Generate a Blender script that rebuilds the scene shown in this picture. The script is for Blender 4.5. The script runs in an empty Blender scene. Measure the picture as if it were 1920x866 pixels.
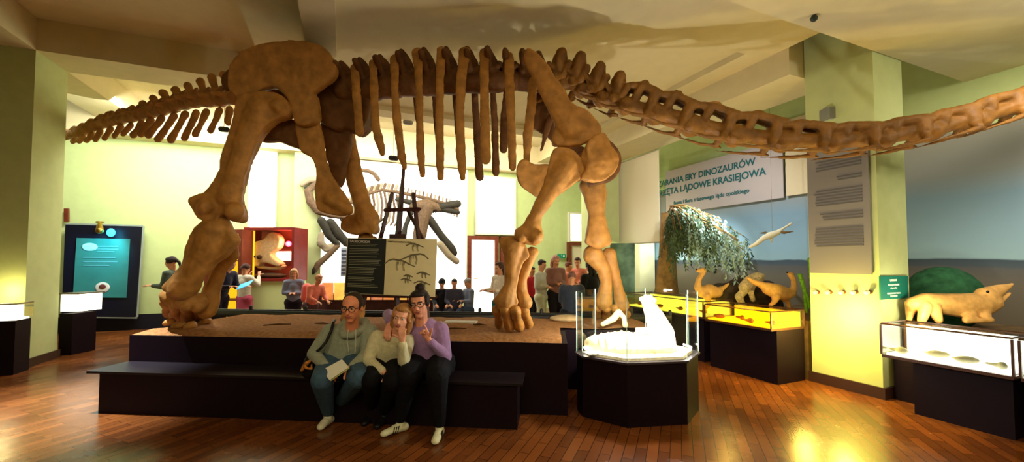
import bpy, bmesh, math, random
from mathutils import Vector, Matrix, Euler, noise
random.seed(7)
scene = bpy.context.scene
COL = scene.collection
PI = math.pi
V = Vector
# ------------------------------------------------------------------ camera
F = 760.0
PITCH = math.atan(0.036)
CY = 461.6
cam_d = bpy.data.cameras.new('camera'); cam = bpy.data.objects.new('camera', cam_d)
COL.objects.link(cam); scene.camera = cam
cam.location = (0, 0, 1.6)
cam.rotation_euler = (PI/2 + PITCH, 0, 0)
cam_d.sensor_width = 36.0; cam_d.lens = 36.0*F/1920.0
cam_d.shift_y = (CY-433.0)/1920.0
cam_d.clip_start = 0.05; cam_d.clip_end = 200
scene.view_settings.view_transform = 'Standard'
scene.view_settings.look = 'None'
scene.view_settings.exposure = 0.25
scene.view_settings.gamma = 1.0
scene.view_settings.use_curve_mapping = False
# world: dim warm room ambience
w = bpy.data.worlds.new('world'); scene.world = w; w.use_nodes = True
w.node_tree.nodes['Background'].inputs[0].default_value = (1.0, 0.86, 0.60, 1)
w.node_tree.nodes['Background'].inputs[1].default_value = 0.10

R1 = V((-0.385, 0.923, 0)).normalized()      # room direction away from the camera
R2 = V((0.923, 0.385, 0)).normalized()       # room direction to the right
ROOM = math.atan2(0.385, 0.923)
def uv(u, v, z=0.0): return R2*u + R1*v + V((0, 0, z))
CAMP = V((0, 0, 1.6))
def ray(px, py):
    a = (px-960.0)/F; b = (CY-py)/F
    return V((a, math.cos(PITCH)-b*math.sin(PITCH), math.sin(PITCH)+b*math.cos(PITCH)))
def at(px, py, Y):
    d = ray(px, py); return CAMP + d*(Y/d.y)
def gp(px, py, z=0.0):
    d = ray(px, py); return CAMP + d*((z-1.6)/d.z)
def onu(px, py, u):
    d = ray(px, py); return CAMP + d*(u/d.dot(R2))
def onv(px, py, v):
    d = ray(px, py); return CAMP + d*(v/d.dot(R1))
def PXM(Y): return Y/F

# ------------------------------------------------------------------ lights
def lamp(name, kind, loc, power, col, size=0.1, target=None, angle=None, blend=0.5, sy=None):
    d = bpy.data.lights.new(name, kind); d.energy = power; d.color = col
    if kind == 'AREA':
        d.size = size
        if sy: d.shape = 'RECTANGLE'; d.size_y = sy
    else: d.shadow_soft_size = size
    if kind == 'SPOT': d.spot_size = math.radians(angle); d.spot_blend = blend
    o = bpy.data.objects.new(name, d); COL.objects.link(o); o.location = loc
    if target is not None:
        o.rotation_euler = (V(target)-V(loc)).to_track_quat('-Z', 'Y').to_euler()
    return o
WARM = (1.0, 0.84, 0.50); NEUT = (1.0, 0.93, 0.80); COOL = (0.85, 0.93, 1.0)
lamp('hall_light', 'AREA', (-1.0, -2.5, 4.3), 112, WARM, 5.0, (-0.5, 6, 1.8), sy=2.0)
lamp('hall_light_right', 'AREA', (3.2, -0.8, 4.4), 55, (1.0, .84, .52), 2.0, (3.0, 5.5, 3.0))
lamp('bay_fill', 'AREA', uv(-1.5, 10.2, 4.6), 300, (1.0, 1.0, 0.92), 6.0, uv(-1.5, 12.2, 2.0), sy=1.2)  # unseen area light added to blow out the far wall
lamp('bay_fill_left', 'AREA', uv(-4.6, 10.2, 4.6), 60, (0.95, 1.0, 0.82), 3.0, uv(-5.5, 12.2, 2.0), sy=1.2)  # added likewise, brightens the left part of the far wall
lamp('bay_fill_right', 'AREA', uv(3.6, 9.6, 4.6), 170, (1.0, 0.96, 0.80), 3.0, uv(4, 12.2, 1.5), sy=1.2)  # added likewise, brightens the right part of the far wall
lamp('floor_glare_fill', 'SPOT', (-5.0, 4.3, 4.74), 3200, COOL, 0.03, gp(90, 770), 44, 1.0)  # added spot; its pool of light imitates the sheen on the floor
lamp('mural_spot', 'SPOT', uv(5.2, 4.6, 4.0), 300, COOL, 0.03, uv(8, 6.2, 2.0), 80, 1.0)
lamp('tree_spot', 'SPOT', uv(5.2, 4.2, 3.6), 900, (0.9, 1.0, 1.0), 0.1, uv(6.6, 5.9, 2.4), 34, 0.6)
lamp('mural_spot_near', 'SPOT', uv(5.2, .8, 3.9), 520, NEUT, 0.7, uv(8, 2.3, 2.4), 75, 0.9)
lamp('screen_fill', 'SPOT', (2.3, 3.2, 3.95), 520, NEUT, 0.1, (3.0, 9.8, 3.1), 24, 0.6)  # unseen spot added to brighten the hanging screen
lamp('beam_fill', 'SPOT', uv(6.2, .2, 3.5), 70, (1, .95, .75), .1, uv(4.8, 2.0, 4.1), 140, .9)  # unseen spot added to whiten the soffit of the beam
lamp('shoulder_spot', 'SPOT', (2.2, 1.6, 4.4), 110, (1.0, .74, .28), 0.15, (1.35, 5.0, 2.6), 46, 0.8)

# ------------------------------------------------------------------ materials
def srgb(c):
    return tuple(((x/255)/12.92 if x/255 <= .04045 else ((x/255+.055)/1.055)**2.4) for x in c)
MATS = {}
def mat(name, rgb, rough=0.6, spec=0.3, bump=0.0, scale=12.0, var=0.0, emit=None, es=0.0, metal=0.0, sheen=0.0):
    if name in MATS: return MATS[name]
    m = bpy.data.materials.new(name); m.use_nodes = True
    nt = m.node_tree; N = nt.nodes; L = nt.links; b = N['Principled BSDF']
    c = srgb(rgb)
    b.inputs['Base Color'].default_value = (*c, 1)
    b.inputs['Roughness'].default_value = rough
    b.inputs['Specular IOR Level'].default_value = spec
    b.inputs['Metallic'].default_value = metal
    if sheen: b.inputs['Sheen Weight'].default_value = sheen
    tc = N.new('ShaderNodeTexCoord')
    if var > 0 or bump > 0:
        n = N.new('ShaderNodeTexNoise'); n.inputs['Scale'].default_value = scale; n.inputs['Detail'].default_value = 5
        L.new(tc.outputs['Object'], n.inputs['Vector'])
        if var > 0:
            r = N.new('ShaderNodeValToRGB')
            lo = tuple(x*(1-var) for x in c); hi = tuple(min(1, x*(1+var*0.7)) for x in c)
            r.color_ramp.elements[0].color = (*lo, 1); r.color_ramp.elements[0].position = .3
            r.color_ramp.elements[1].color = (*hi, 1); r.color_ramp.elements[1].position = .7
            L.new(n.outputs['Fac'], r.inputs['Fac']); L.new(r.outputs['Color'], b.inputs['Base Color'])
        if bump > 0:
            bp = N.new('ShaderNodeBump'); bp.inputs['Strength'].default_value = bump; bp.inputs['Distance'].default_value = .02
            L.new(n.outputs['Fac'], bp.inputs['Height']); L.new(bp.outputs['Normal'], b.inputs['Normal'])
    if emit:
        b.inputs['Emission Color'].default_value = (*srgb(emit), 1); b.inputs['Emission Strength'].default_value = es
    MATS[name] = m; return m
def glass_mat(name='clear_glass', tint=(0.96, 0.98, 0.97), g=0.10):
    if name in MATS: return MATS[name]
    m = bpy.data.materials.new(name); m.use_nodes = True; nt = m.node_tree; N = nt.nodes; L = nt.links
    N.clear(); out = N.new('ShaderNodeOutputMaterial'); mx = N.new('ShaderNodeMixShader')
    t = N.new('ShaderNodeBsdfTransparent'); t.inputs[0].default_value = (*tint, 1)
    gl = N.new('ShaderNodeBsdfGlossy'); gl.inputs['Roughness'].default_value = 0.04
    fr = N.new('ShaderNodeFresnel'); fr.inputs[0].default_value = 1.45
    mm = N.new('ShaderNodeMath'); mm.operation = 'MULTIPLY'; mm.inputs[1].default_value = .35; L.new(fr.outputs[0], mm.inputs[0])
    L.new(mm.outputs[0], mx.inputs[0]); L.new(t.outputs[0], mx.inputs[1]); L.new(gl.outputs[0], mx.inputs[2]); L.new(mx.outputs[0], out.inputs[0])
    MATS[name] = m; return m
def floor_mat():
    m = bpy.data.materials.new('parquet'); m.use_nodes = True; nt = m.node_tree; N = nt.nodes; L = nt.links; b = N['Principled BSDF']
    tc = N.new('ShaderNodeTexCoord'); mp = N.new('ShaderNodeMapping'); mp.inputs['Rotation'].default_value = (0, 0, -ROOM-PI/4)
    L.new(tc.outputs['Object'], mp.inputs['Vector'])
    br = N.new('ShaderNodeTexBrick'); br.inputs['Scale'].default_value = 1.0
    br.inputs['Brick Width'].default_value = .46; br.inputs['Row Height'].default_value = .09; br.inputs['Mortar Size'].default_value = .003
    br.inputs['Color1'].default_value = (*srgb((138, 78, 34)), 1); br.inputs['Color2'].default_value = (*srgb((104, 56, 24)), 1)
    br.inputs['Mortar'].default_value = (*srgb((58, 28, 12)), 1)
    L.new(mp.outputs[0], br.inputs['Vector'])
    n = N.new('ShaderNodeTexNoise'); n.inputs['Scale'].default_value = 1.6; n.inputs['Detail'].default_value = 6
    L.new(mp.outputs[0], n.inputs['Vector'])
    mx = N.new('ShaderNodeMix'); mx.data_type = 'RGBA'; mx.blend_type = 'MULTIPLY'; mx.inputs[0].default_value = .5
    rr = N.new('ShaderNodeValToRGB'); rr.color_ramp.elements[0].color = (.45, .45, .45, 1); rr.color_ramp.elements[0].position = .35; rr.color_ramp.elements[1].position = .62
    L.new(n.outputs['Fac'], rr.inputs[0]); L.new(br.outputs['Color'], mx.inputs[6]); L.new(rr.outputs[0], mx.inputs[7]); L.new(mx.outputs[2], b.inputs['Base Color'])
    mr = N.new('ShaderNodeMapRange'); mr.inputs[3].default_value = .14; mr.inputs[4].default_value = .36
    L.new(n.outputs['Fac'], mr.inputs[0]); L.new(mr.outputs[0], b.inputs['Roughness'])
    bp = N.new('ShaderNodeBump'); bp.inputs['Strength'].default_value = .15; bp.inputs['Distance'].default_value = .01
    n2 = N.new('ShaderNodeTexNoise'); n2.inputs['Scale'].default_value = 7
    L.new(mp.outputs[0], n2.inputs['Vector']); L.new(n2.outputs['Fac'], bp.inputs['Height']); L.new(bp.outputs[0], b.inputs['Normal'])
    b.inputs['Specular IOR Level'].default_value = .5
    return m
def mural_mat():   # the printed beach-and-sky backdrop
    m = bpy.data.materials.new('mural_print'); m.use_nodes = True; nt = m.node_tree; N = nt.nodes; L = nt.links; b = N['Principled BSDF']
    tc = N.new('ShaderNodeTexCoord'); sx = N.new('ShaderNodeSeparateXYZ'); L.new(tc.outputs['Object'], sx.inputs[0])
    n = N.new('ShaderNodeTexNoise'); n.inputs['Scale'].default_value = 1.3; n.inputs['Detail'].default_value = 5; L.new(tc.outputs['Object'], n.inputs['Vector'])
    ad = N.new('ShaderNodeMath'); ad.operation = 'MULTIPLY_ADD'; ad.inputs[1].default_value = .10; L.new(n.outputs['Fac'], ad.inputs[0]); L.new(sx.outputs[2], ad.inputs[2])
    mr = N.new('ShaderNodeMapRange'); mr.inputs[1].default_value = .5; mr.inputs[2].default_value = 4.0
    L.new(ad.outputs[0], mr.inputs[0])
    cr = N.new('ShaderNodeValToRGB'); L.new(mr.outputs[0], cr.inputs[0])
    def zz(z): return (z+.05-.5)/3.5
    st = [(0.5, (95, 84, 66)), (1.30, (110, 102, 88)), (1.50, (92, 92, 92)), (1.53, (74, 86, 96)), (1.615, (62, 78, 92)), (1.63, (150, 182, 192)), (1.9, (140, 172, 188)), (2.5, (118, 146, 164)), (2.85, (136, 140, 138)), (3.4, (140, 138, 126))]
    e = cr.color_ramp.elements
    e[0].position = zz(st[0][0]); e[0].color = (*srgb(st[0][1]), 1)
    e[1].position = zz(st[-1][0]); e[1].color = (*srgb(st[-1][1]), 1)
    for z, c in st[1:-1]:
        k = e.new(zz(z)); k.color = (*srgb(c), 1)
    L.new(cr.outputs[0], b.inputs['Base Color']); b.inputs['Roughness'].default_value = .7
    return m
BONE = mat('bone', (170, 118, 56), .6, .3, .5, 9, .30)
BONE_SHADE = mat('bone_shaded', (106, 68, 34), .65, .25, .5, 9, .30)  # shaded copy of bone; shade on inner and far bones put into the colour
BONE_N = mat('bone_neck', (126, 84, 32), .55, .3, .5, 9, .32)
PLINTH = mat('plinth_dark', (24, 11, 20), .55, .12, .05, 20, .1)
WALL = mat('wall_paint', (196, 210, 146), .85, .1, .05, 6, .04)
PILLAR = mat('pillar_paint', (186, 194, 138), .85, .1, .05, 6, .05)
CEIL = mat('ceiling_paint', (214, 200, 158), .9, .1, .04, 5, .04)
WOOD = mat('red_wood', (110, 48, 26), .45, .4, .1, 9, .25)
DARK = mat('black_metal', (18, 17, 20), .45, .4)
GLASS = glass_mat()
WHITE = mat('white_paper', (232, 230, 222), .8, .1)
# ------------------------------------------------------------------ object helpers
def origin_of(o):
    p = V((0, 0, 0))
    while o is not None:
        p = p + o.location; o = o.parent
    return p
def tag(o, label=None, cat=None, group=None, kind=None):
    if label: o['label'] = label
    if cat: o['category'] = cat
    if group: o['group'] = group
    if kind: o['kind'] = kind
    return o
def thing(name, label, cat, loc=(0, 0, 0), group=None):
    o = bpy.data.objects.new(name, None); COL.objects.link(o); o.location = loc; o.empty_display_size = .1
    return tag(o, label, cat, group)
def obj(name, bm, m, parent=None, smooth=False, label=None):
    me = bpy.data.meshes.new(name) if isinstance(bm, bmesh.types.BMesh) else bm
    if isinstance(bm, bmesh.types.BMesh):
        bmesh.ops.recalc_face_normals(bm, faces=bm.faces); bm.to_mesh(me); bm.free()
    o = bpy.data.objects.new(name, me); COL.objects.link(o)
    me.materials.clear(); me.materials.append(m)
    if smooth:
        for p in me.polygons: p.use_smooth = True
    if parent is not None:
        me.transform(Matrix.Translation(-origin_of(parent))); o.parent = parent
    else:     # origin at the base of the thing
        xs = [v.co for v in me.vertices]
        if xs:
            c = V(((min(p.x for p in xs)+max(p.x for p in xs))/2, (min(p.y for p in xs)+max(p.y for p in xs))/2, min(p.z for p in xs)))
            me.transform(Matrix.Translation(-c)); o.location = c
    if label: o['label'] = label
    return o
def struct(name, bm, m, smooth=False):
    me = bpy.data.meshes.new(name); bmesh.ops.recalc_face_normals(bm, faces=bm.faces); bm.to_mesh(me); bm.free()
    o = bpy.data.objects.new(name, me); COL.objects.link(o); me.materials.append(m); o['kind'] = 'structure'
    return o
TEX = []
for sc_, nm in ((.22, 'lumps'), (.07, 'pits')):
    tx = bpy.data.textures.new(nm, 'CLOUDS'); tx.noise_scale = sc_; tx.noise_depth = 2; TEX.append(tx)
def fused(bm, voxel, it=3, fac=.5, rough=False):
    me = bpy.data.meshes.new('tmp'); bmesh.ops.recalc_face_normals(bm, faces=bm.faces); bm.to_mesh(me); bm.free()
    t = bpy.data.objects.new('tmp', me); COL.objects.link(t)
    r = t.modifiers.new('r', 'REMESH'); r.mode = 'VOXEL'; r.voxel_size = voxel; r.use_smooth_shade = True
    if it:
        s = t.modifiers.new('s', 'SMOOTH'); s.factor = fac; s.iterations = it
    if rough:   # worn, pitted bone surface
        for tx, st in zip(TEX, (.020, .013)):
            d = t.modifiers.new('d', 'DISPLACE'); d.texture = tx; d.texture_coords = 'GLOBAL'; d.strength = st; d.mid_level = .5
    dg = bpy.context.evaluated_depsgraph_get(); dg.update()
    out = bpy.data.meshes.new_from_object(t.evaluated_get(dg))
    bpy.data.objects.remove(t); bpy.data.meshes.remove(me)
    return out
def fobj(name, bm, m, parent=None, voxel=.015, it=3, label=None):
    me = fused(bm, voxel, it, rough=m in (BONE, BONE_SHADE, BONE_N))
    return obj(name, me, m, parent, True, label)
NB = bmesh.new
# ------------------------------------------------------------------ shape helpers
def hexa(bm, P):   # P: 8 points, bottom 4 then top 4
    v = [bm.verts.new(p) for p in P]
    for f in ((0, 3, 2, 1), (4, 5, 6, 7), (0, 1, 5, 4), (1, 2, 6, 5), (2, 3, 7, 6), (3, 0, 4, 7)): bm.faces.new([v[i] for i in f])
def box(bm, c, s, rz=0.0, M=None):
    x, y, z = s[0]/2, s[1]/2, s[2]/2
    R = Matrix.Rotation(rz, 4, 'Z') if M is None else M
    hexa(bm, [V(c)+R @ V(p) for p in ((-x, -y, -z), (x, -y, -z), (x, y, -z), (-x, y, -z), (-x, -y, z), (x, -y, z), (x, y, z), (-x, y, z))])
def ubox(bm, u0, u1, v0, v1, z0, z1):   # box in the room's own directions
    hexa(bm, [uv(u0, v0, z0), uv(u1, v0, z0), uv(u1, v1, z0), uv(u0, v1, z0), uv(u0, v0, z1), uv(u1, v0, z1), uv(u1, v1, z1), uv(u0, v1, z1)])
def prism(bm, pts, off):
    """extrude polygon (3-D points) by off, centred"""
    off = V(off)*.5
    a = [bm.verts.new(V(p)-off) for p in pts]; b = [bm.verts.new(V(p)+off) for p in pts]; n = len(pts)
    bm.faces.new(a); bm.faces.new(b[::-1])
    for i in range(n): bm.faces.new([a[i], a[(i+1) % n], b[(i+1) % n], b[i]])
def basis(d):
    d = d.normalized(); u = V((0, 0, 1)) if abs(d.z) < .9 else V((1, 0, 0))
    s = d.cross(u).normalized(); return s, s.cross(d).normalized()
def cap(bm, p0, p1, r0, r1=None, seg=10, flat=1.0, ax=None):
    """tapered capsule; flat squashes the cross-section along ax"""
    p0 = V(p0); p1 = V(p1); r1 = r0 if r1 is None else r1
    d = p1-p0
    if d.length < 1e-5: d = V((0, 0, 1e-4))
    s, t = basis(d)
    if ax is not None:
        t = (V(ax)-d.normalized()*V(ax).dot(d.normalized())).normalized(); s = d.cross(t).normalized()
    dn = d.normalized(); rings = []
    for k in (-60, -25): rings.append((p0+dn*r0*math.sin(math.radians(k)), r0*math.cos(math.radians(k))))
    rings.append((p0, r0)); rings.append((p1, r1))
    for k in (25, 60): rings.append((p1+dn*r1*math.sin(math.radians(k)), r1*math.cos(math.radians(k))))
    prev = None; vs = []
    for c, r in rings:
        ring = [bm.verts.new(c + s*(r*math.cos(a)) + t*(r*flat*math.sin(a))) for a in [2*PI*i/seg for i in range(seg)]]
        if prev:
            for i in range(seg): bm.faces.new([prev[i], prev[(i+1) % seg], ring[(i+1) % seg], ring[i]])
        prev = ring; vs.append(ring)
    a = bm.verts.new(p0-dn*r0); b = bm.verts.new(p1+dn*r1)
    for i in range(seg):
        bm.faces.new([vs[0][(i+1) % seg], vs[0][i], a]); bm.faces.new([vs[-1][i], vs[-1][(i+1) % seg], b])
def chain(bm, pts, seg=10, flat=1.0, ax=None):   # pts: (Vector, r)
    for (a, ra), (b, rb) in zip(pts[:-1], pts[1:]): cap(bm, a, b, ra, rb, seg, flat, ax)
def tube(bm, pts, seg=8, flat=1.0, ax=None, closed=True):   # one swept surface; pts: (Vector, r)
    prev = None; n = len(pts); first = None
    for i, (p, r) in enumerate(pts):
        d = (pts[min(i+1, n-1)][0]-pts[max(i-1, 0)][0]).normalized()
        s, t = basis(d)
        if ax is not None:
            t = (V(ax)-d*V(ax).dot(d)).normalized(); s = d.cross(t).normalized()
        ring = [bm.verts.new(p + s*(r*math.cos(a)) + t*(r*flat*math.sin(a))) for a in [2*PI*k/seg for k in range(seg)]]
        if prev:
            for k in range(seg): bm.faces.new([prev[k], prev[(k+1) % seg], ring[(k+1) % seg], ring[k]])
        else: first = ring
        prev = ring
    if closed: bm.faces.new(first[::-1]); bm.faces.new(prev)
def ell(bm, c, r, R=None, seg=14, rings=9):
    M = Matrix.Translation(V(c)) @ (R.to_4x4() if R is not None else Matrix.Identity(4)) @ Matrix.Diagonal((r[0], r[1], r[2], 1))
    bmesh.ops.create_uvsphere(bm, u_segments=seg, v_segments=rings, radius=1, matrix=M)
def outl(pts, Y): return [at(x, y, Y) for x, y in pts]
def smooth_poly(pts, n=3):   # catmull-rom through a closed outline
    out = []; m = len(pts)
    for i in range(m):
        p0, p1, p2, p3 = pts[i-1], pts[i], pts[(i+1) % m], pts[(i+2) % m]
        for k in range(n):
            t = k/n
            out.append(tuple(.5*((2*p1[j])+(-p0[j]+p2[j])*t+(2*p0[j]-5*p1[j]+4*p2[j]-p3[j])*t*t+(-p0[j]+3*p1[j]-3*p2[j]+p3[j])*t**3) for j in (0, 1)))
    return out
def blade(bm, pts, Y, th, dY=0.0):
    """bone plate: outline with its own distance and real thickness; dY slants it"""
    q = smooth_poly(pts)
    xs = [p[0] for p in q]; x0, x1 = min(xs), max(xs)
    prism(bm, [at(x, y, Y + dY*((x-x0)/(x1-x0)-.5)) for x, y in q], (0, th, 0))
def limb(bm, pts, flat=.8):   # pts: (px, py, wpx, Y) - wpx full width
    P = [(at(x, y, Y), w*.5*Y/F) for x, y, w, Y in pts]
    chain(bm, P, 12, flat, (0, 1, 0))
def textobj(s, size, pos, xdir, updir, m, parent, align='LEFT', name='lettering', depth=.002):
    c = bpy.data.curves.new('txt', 'FONT'); c.body = s; c.size = size; c.align_x = align; c.extrude = depth; c.offset = size*.018
    t = bpy.data.objects.new('txt', c); COL.objects.link(t)
    dg = bpy.context.evaluated_depsgraph_get(); dg.update()
    me = bpy.data.meshes.new_from_object(t.evaluated_get(dg)); bpy.data.objects.remove(t)
    x = V(xdir).normalized(); y = V(updir).normalized(); z = x.cross(y)
    me.transform(Matrix.Translation(V(pos)) @ Matrix(((x.x, y.x, z.x, 0), (x.y, y.y, z.y, 0), (x.z, y.z, z.z, 0), (0, 0, 0, 1))))
    o = bpy.data.objects.new(name, me); COL.objects.link(o); me.materials.append(m)
    me.transform(Matrix.Translation(-origin_of(parent))); o.parent = parent
    return o
# ================================================================== THE ROOM
ZS, ZB = 5.3, 4.8      # slab and beam soffits
bm = NB(); bmesh.ops.create_grid(bm, x_segments=1, y_segments=1, size=22); struct('floor', bm, floor_mat())
bm = NB(); ubox(bm, -14, 12, -6, 14, ZS, ZS+.2); struct('ceiling', bm, CEIL)
bm = NB(); ubox(bm, -14, 8.3, 12.2, 12.5, 0, ZS); struct('wall_back', bm, WALL)
bm = NB(); ubox(bm, 8.0, 8.3, -6, 12.2, 0, ZS); struct('wall_right', bm, WALL)
bm = NB(); ubox(bm, -14.3, -14, -6, 12.5, 0, ZS); struct('wall_left', bm, WALL)
bm = NB(); ubox(bm, -14, 8.3, -6.3, -6, 0, ZS); struct('wall_front', bm, WALL)
k = 1
def trim(u0, u1, v0, v1, z0, z1, m=CEIL):
    global k
    bm = NB(); ubox(bm, u0, u1, v0, v1, z0, z1); o = struct('trim_%d' % k, bm, m); k += 1; return o
trim(-14, 8, 1.2, 2.72, 4.1, ZS)            # cross beams
trim(-14, 8, 8.37, 9.15, ZB, ZS)
trim(5.5, 6.42, -6, 1.2, 4.1, ZS); trim(5.5, 6.42, 3.51, 8.37, 4.1, ZS); trim(5.8, 6.42, 9.15, 12.2, ZB, ZS)
trim(-1.25, -.5, 2.72, 8.37, ZB, ZS); trim(-1.25, -.5, 9.15, 11.75, ZB, ZS)
trim(-5.1, -4.35, 2.72, 8.37, ZB, ZS); trim(-5.1, -4.35, 9.15, 11.75, ZB, ZS)
trim(-14, 8, 11.75, 12.2, 4.45, ZS)        # back cornice
bm = NB(); ubox(bm, -.5, 5.5, 2.72, 8.37, 4.56, 4.72); struct('trim_%d' % k, bm, CEIL); k += 1
for (a, b, c, d, z0, z1, e) in ((-.5, 5.5, 2.72, 8.37, 4.47, 4.56, .38), (6.42, 8, 2.72, 8.37, ZS-.12, ZS, .3)):
    bm = NB()
    ubox(bm, a, b, c, c+e*3, z0, z1); ubox(bm, a, b, d-e, d, z0, z1)
    ubox(bm, a, a+e, c+e*3, d-e, z0, z1); ubox(bm, b-e, b, c+e*3, d-e, z0, z1)
    struct('trim_%d' % k, bm, CEIL); k += 1
# pillars and their skirting
def pillar(u0, u1, v0, v1, side, n):
    bm = NB(); ubox(bm, u0, u1, v0, v1, 0, ZB); struct('wall_pillar_%s' % side, bm, PILLAR)
    bm = NB(); e = .03; ubox(bm, u0-e, u1+e, v0-e, v1+e, 0, .13); struct('baseboard_%s' % side, bm, mat('skirting_brown', (58, 34, 26), .5))
pillar(-5.3, -4.35, 8.37, 9.15, 'left', 0)
pillar(5.8, 6.42, 2.73, 3.5, 'right', 1)
pillar(5.8, 6.42, 8.37, 9.15, 'far', 2)
bm = NB(); ubox(bm, -1.2, -.55, 11.85, 12.2, 0, 4.45); struct('wall_pilaster', bm, PILLAR)
bm = NB(); ubox(bm, -14, -3.3, 12.14, 12.2, 0, .35); struct('baseboard_back', bm, mat('skirting_dark', (20, 18, 30), .6))

def backrect(px0, py0, px1, py1, v=12.2):
    a = onv(px0, py1, v); b = onv(px1, py0, v)
    um0 = a.dot(R2); um1 = b.dot(R2)
    zc0 = onv((px0+px1)/2, py1, v).z; zc1 = onv((px0+px1)/2, py0, v).z
    return um0, um1, zc0, zc1
# bright windows / backlit blinds in the far wall, with two added glowing panels
LITE = mat('lit_blind', (250, 248, 240), .9, 0, emit=(255, 252, 240), es=1.6)
LITE2 = mat('blind_and_wall_glow', (250, 248, 240), .9, 0, emit=(255, 252, 235), es=1.3)
FRAME = mat('window_frame_white', (225, 222, 200), .6)
def window(n, px0, py0, px1, py1, m, zt=None, zb=None):
    u0, u1, z0, z1 = backrect(px0, py0, px1, py1)
    if zt: z1 = zt
    if zb is not None: z0 = zb
    bm = NB(); ubox(bm, u0, u1, 12.10, 12.14, z0, z1); w_ = struct('window_%d' % n, bm, m)
    bm = NB(); e = .05
    ubox(bm, u0-e, u0, 12.06, 12.19, z0-e, z1+e); ubox(bm, u1, u1+e, 12.06, 12.19, z0-e, z1+e)
    ubox(bm, u0, u1, 12.06, 12.19, z0-e, z0); ubox(bm, u0, u1, 12.06, 12.19, z1, z1+e)
    f = obj('window_frame', bm, FRAME, w_)
    return u0, u1, z0, z1
window(1, 562, 200, 872, 546, LITE, 4.38)
window(2, 892, 335, 962, 438, LITE2)  # no real window: glow added for a white-lit stretch of wall
window(3, 470, 268, 518, 428, LITE2)
window(4, 1066, 402, 1100, 452, LITE2)  # a white wall panel, made to glow like the windows
# doors in the far wall
def door(n, px0, px1, zt, m):
    u0, u1, _, _ = backrect(px0, 450, px1, 600); w_ = .12
    bm = NB(); ubox(bm, u0+w_, u1-w_, 12.12, 12.18, 0, zt-w_); d = struct('door_%d' % n, bm, m)
    bm = NB(); ubox(bm, u0, u0+w_, 12.05, 12.199, 0, zt); ubox(bm, u1-w_, u1, 12.05, 12.199, 0, zt); ubox(bm, u0+w_, u1-w_, 12.05, 12.199, zt-w_, zt)
    obj('door_frame', bm, WOOD, d)
    bm = NB(); cap(bm, uv(u0+w_+.1, 12.09, 1.05), uv(u0+w_+.22, 12.09, 1.05), .012); obj('door_handle', bm, mat('brass', (190, 150, 70), .3, .5, metal=1), d)
door(1, 874, 932, 2.38, mat('bright_doorway', (250, 248, 240), .9, 0, emit=(255, 252, 235), es=1.5))
door(2, 936, 972, 2.38, mat('door_white', (225, 222, 205), .5))
door(3, 1063, 1122, 2.25, mat('door_cream', (228, 215, 190), .5))
# mural backdrop on the right wall
bm = NB(); ubox(bm, 7.93, 7.99, -2, 9.4, 0, 3.42); mo = obj('mural_backdrop', bm, mural_mat())
# the mural's gradient is read in world height
for v_ in mo.data.vertices: v_.co += mo.location
mo.location = (0, 0, 0)
tag(mo, 'long printed beach and sky mural on the right wall behind the animal models', 'mural')

# ================================================================== PLINTH
E1 = V((.9953, -.0966, 0)); E2 = V((.0966, .9953, 0)); P0 = V((-4.44, 4.74, 0))
def pl(a, b, z=0.0): return P0 + E1*a + E2*b + V((0, 0, z))
def pbox(bm, a0, a1, b0, b1, z0, z1):
    hexa(bm, [pl(a0, b0, z0), pl(a1, b0, z0), pl(a1, b1, z0), pl(a0, b1, z0), pl(a0, b0, z1), pl(a1, b0, z1), pl(a1, b1, z1), pl(a0, b1, z1)])
ZP = .774
PLEN, PDEP = 6.15, 1.72
stage = thing('display_plinth', 'long dark two-tier plinth under the giant mounted skeleton', 'plinth', pl(PLEN/2, PDEP/2))
NA, NBK = 5.04, .86
bm = NB(); prism(bm, [pl(a, b, (ZP-.035)/2) for a, b in ((0, 0), (NA, 0), (NA, NBK), (PLEN, NBK), (PLEN, PDEP), (0, PDEP))], (0, 0, ZP-.035)); obj('upper_tier', bm, PLINTH, stage)
bm = NB(); pbox(bm, .12, 4.55, -.40, -.001, 0, .415); obj('step', bm, PLINTH, stage)
bm = NB(); pbox(bm, .0, 4.60, -.43, -.001, .4155, .44); obj('step_top', bm, mat('step_top', (26, 18, 24), .45, .25), stage)
# sand and clay ground on the plinth
def sandz(a, b): return .012*math.sin(a*3.1+b*2)+.014*math.sin(a*1.3-b*4+1)+.008*math.sin(a*9+b*7)
bm = NB(); nx, ny = 90, 26; g = []
for j in range(ny+1):
    for i in range(nx+1):
        a = .01+(PLEN-.02)*i/nx; b = .01+(PDEP-.02)*j/ny
        edge = min(1, min(i, nx-i, j, ny-j)/2)
        g.append(bm.verts.new(pl(a, b, ZP-.034+(.034+sandz(a, b)*.8+random.uniform(-.003, .003))*edge)))
for j in range(ny):
    for i in range(nx):
        q = j*(nx+1)+i
        if (PLEN*(i+1)/nx > NA) and (PDEP*j/ny < NBK): continue
        bm.faces.new([g[q], g[q+1], g[q+nx+2], g[q+nx+1]])
so = obj('sand_bed', bm, mat('sand_clay', (150, 104, 62), .9, .1, .5, 26, .3), stage, True)

# ================================================================== THE GIANT SKELETON
hip = at(520, 200, 4.9)
sk = thing('sauropod_skeleton', 'giant tan sauropod skeleton cast striding across the plinth, neck to the right', 'dinosaur skeleton', (hip.x, 5.1, ZP))
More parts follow.
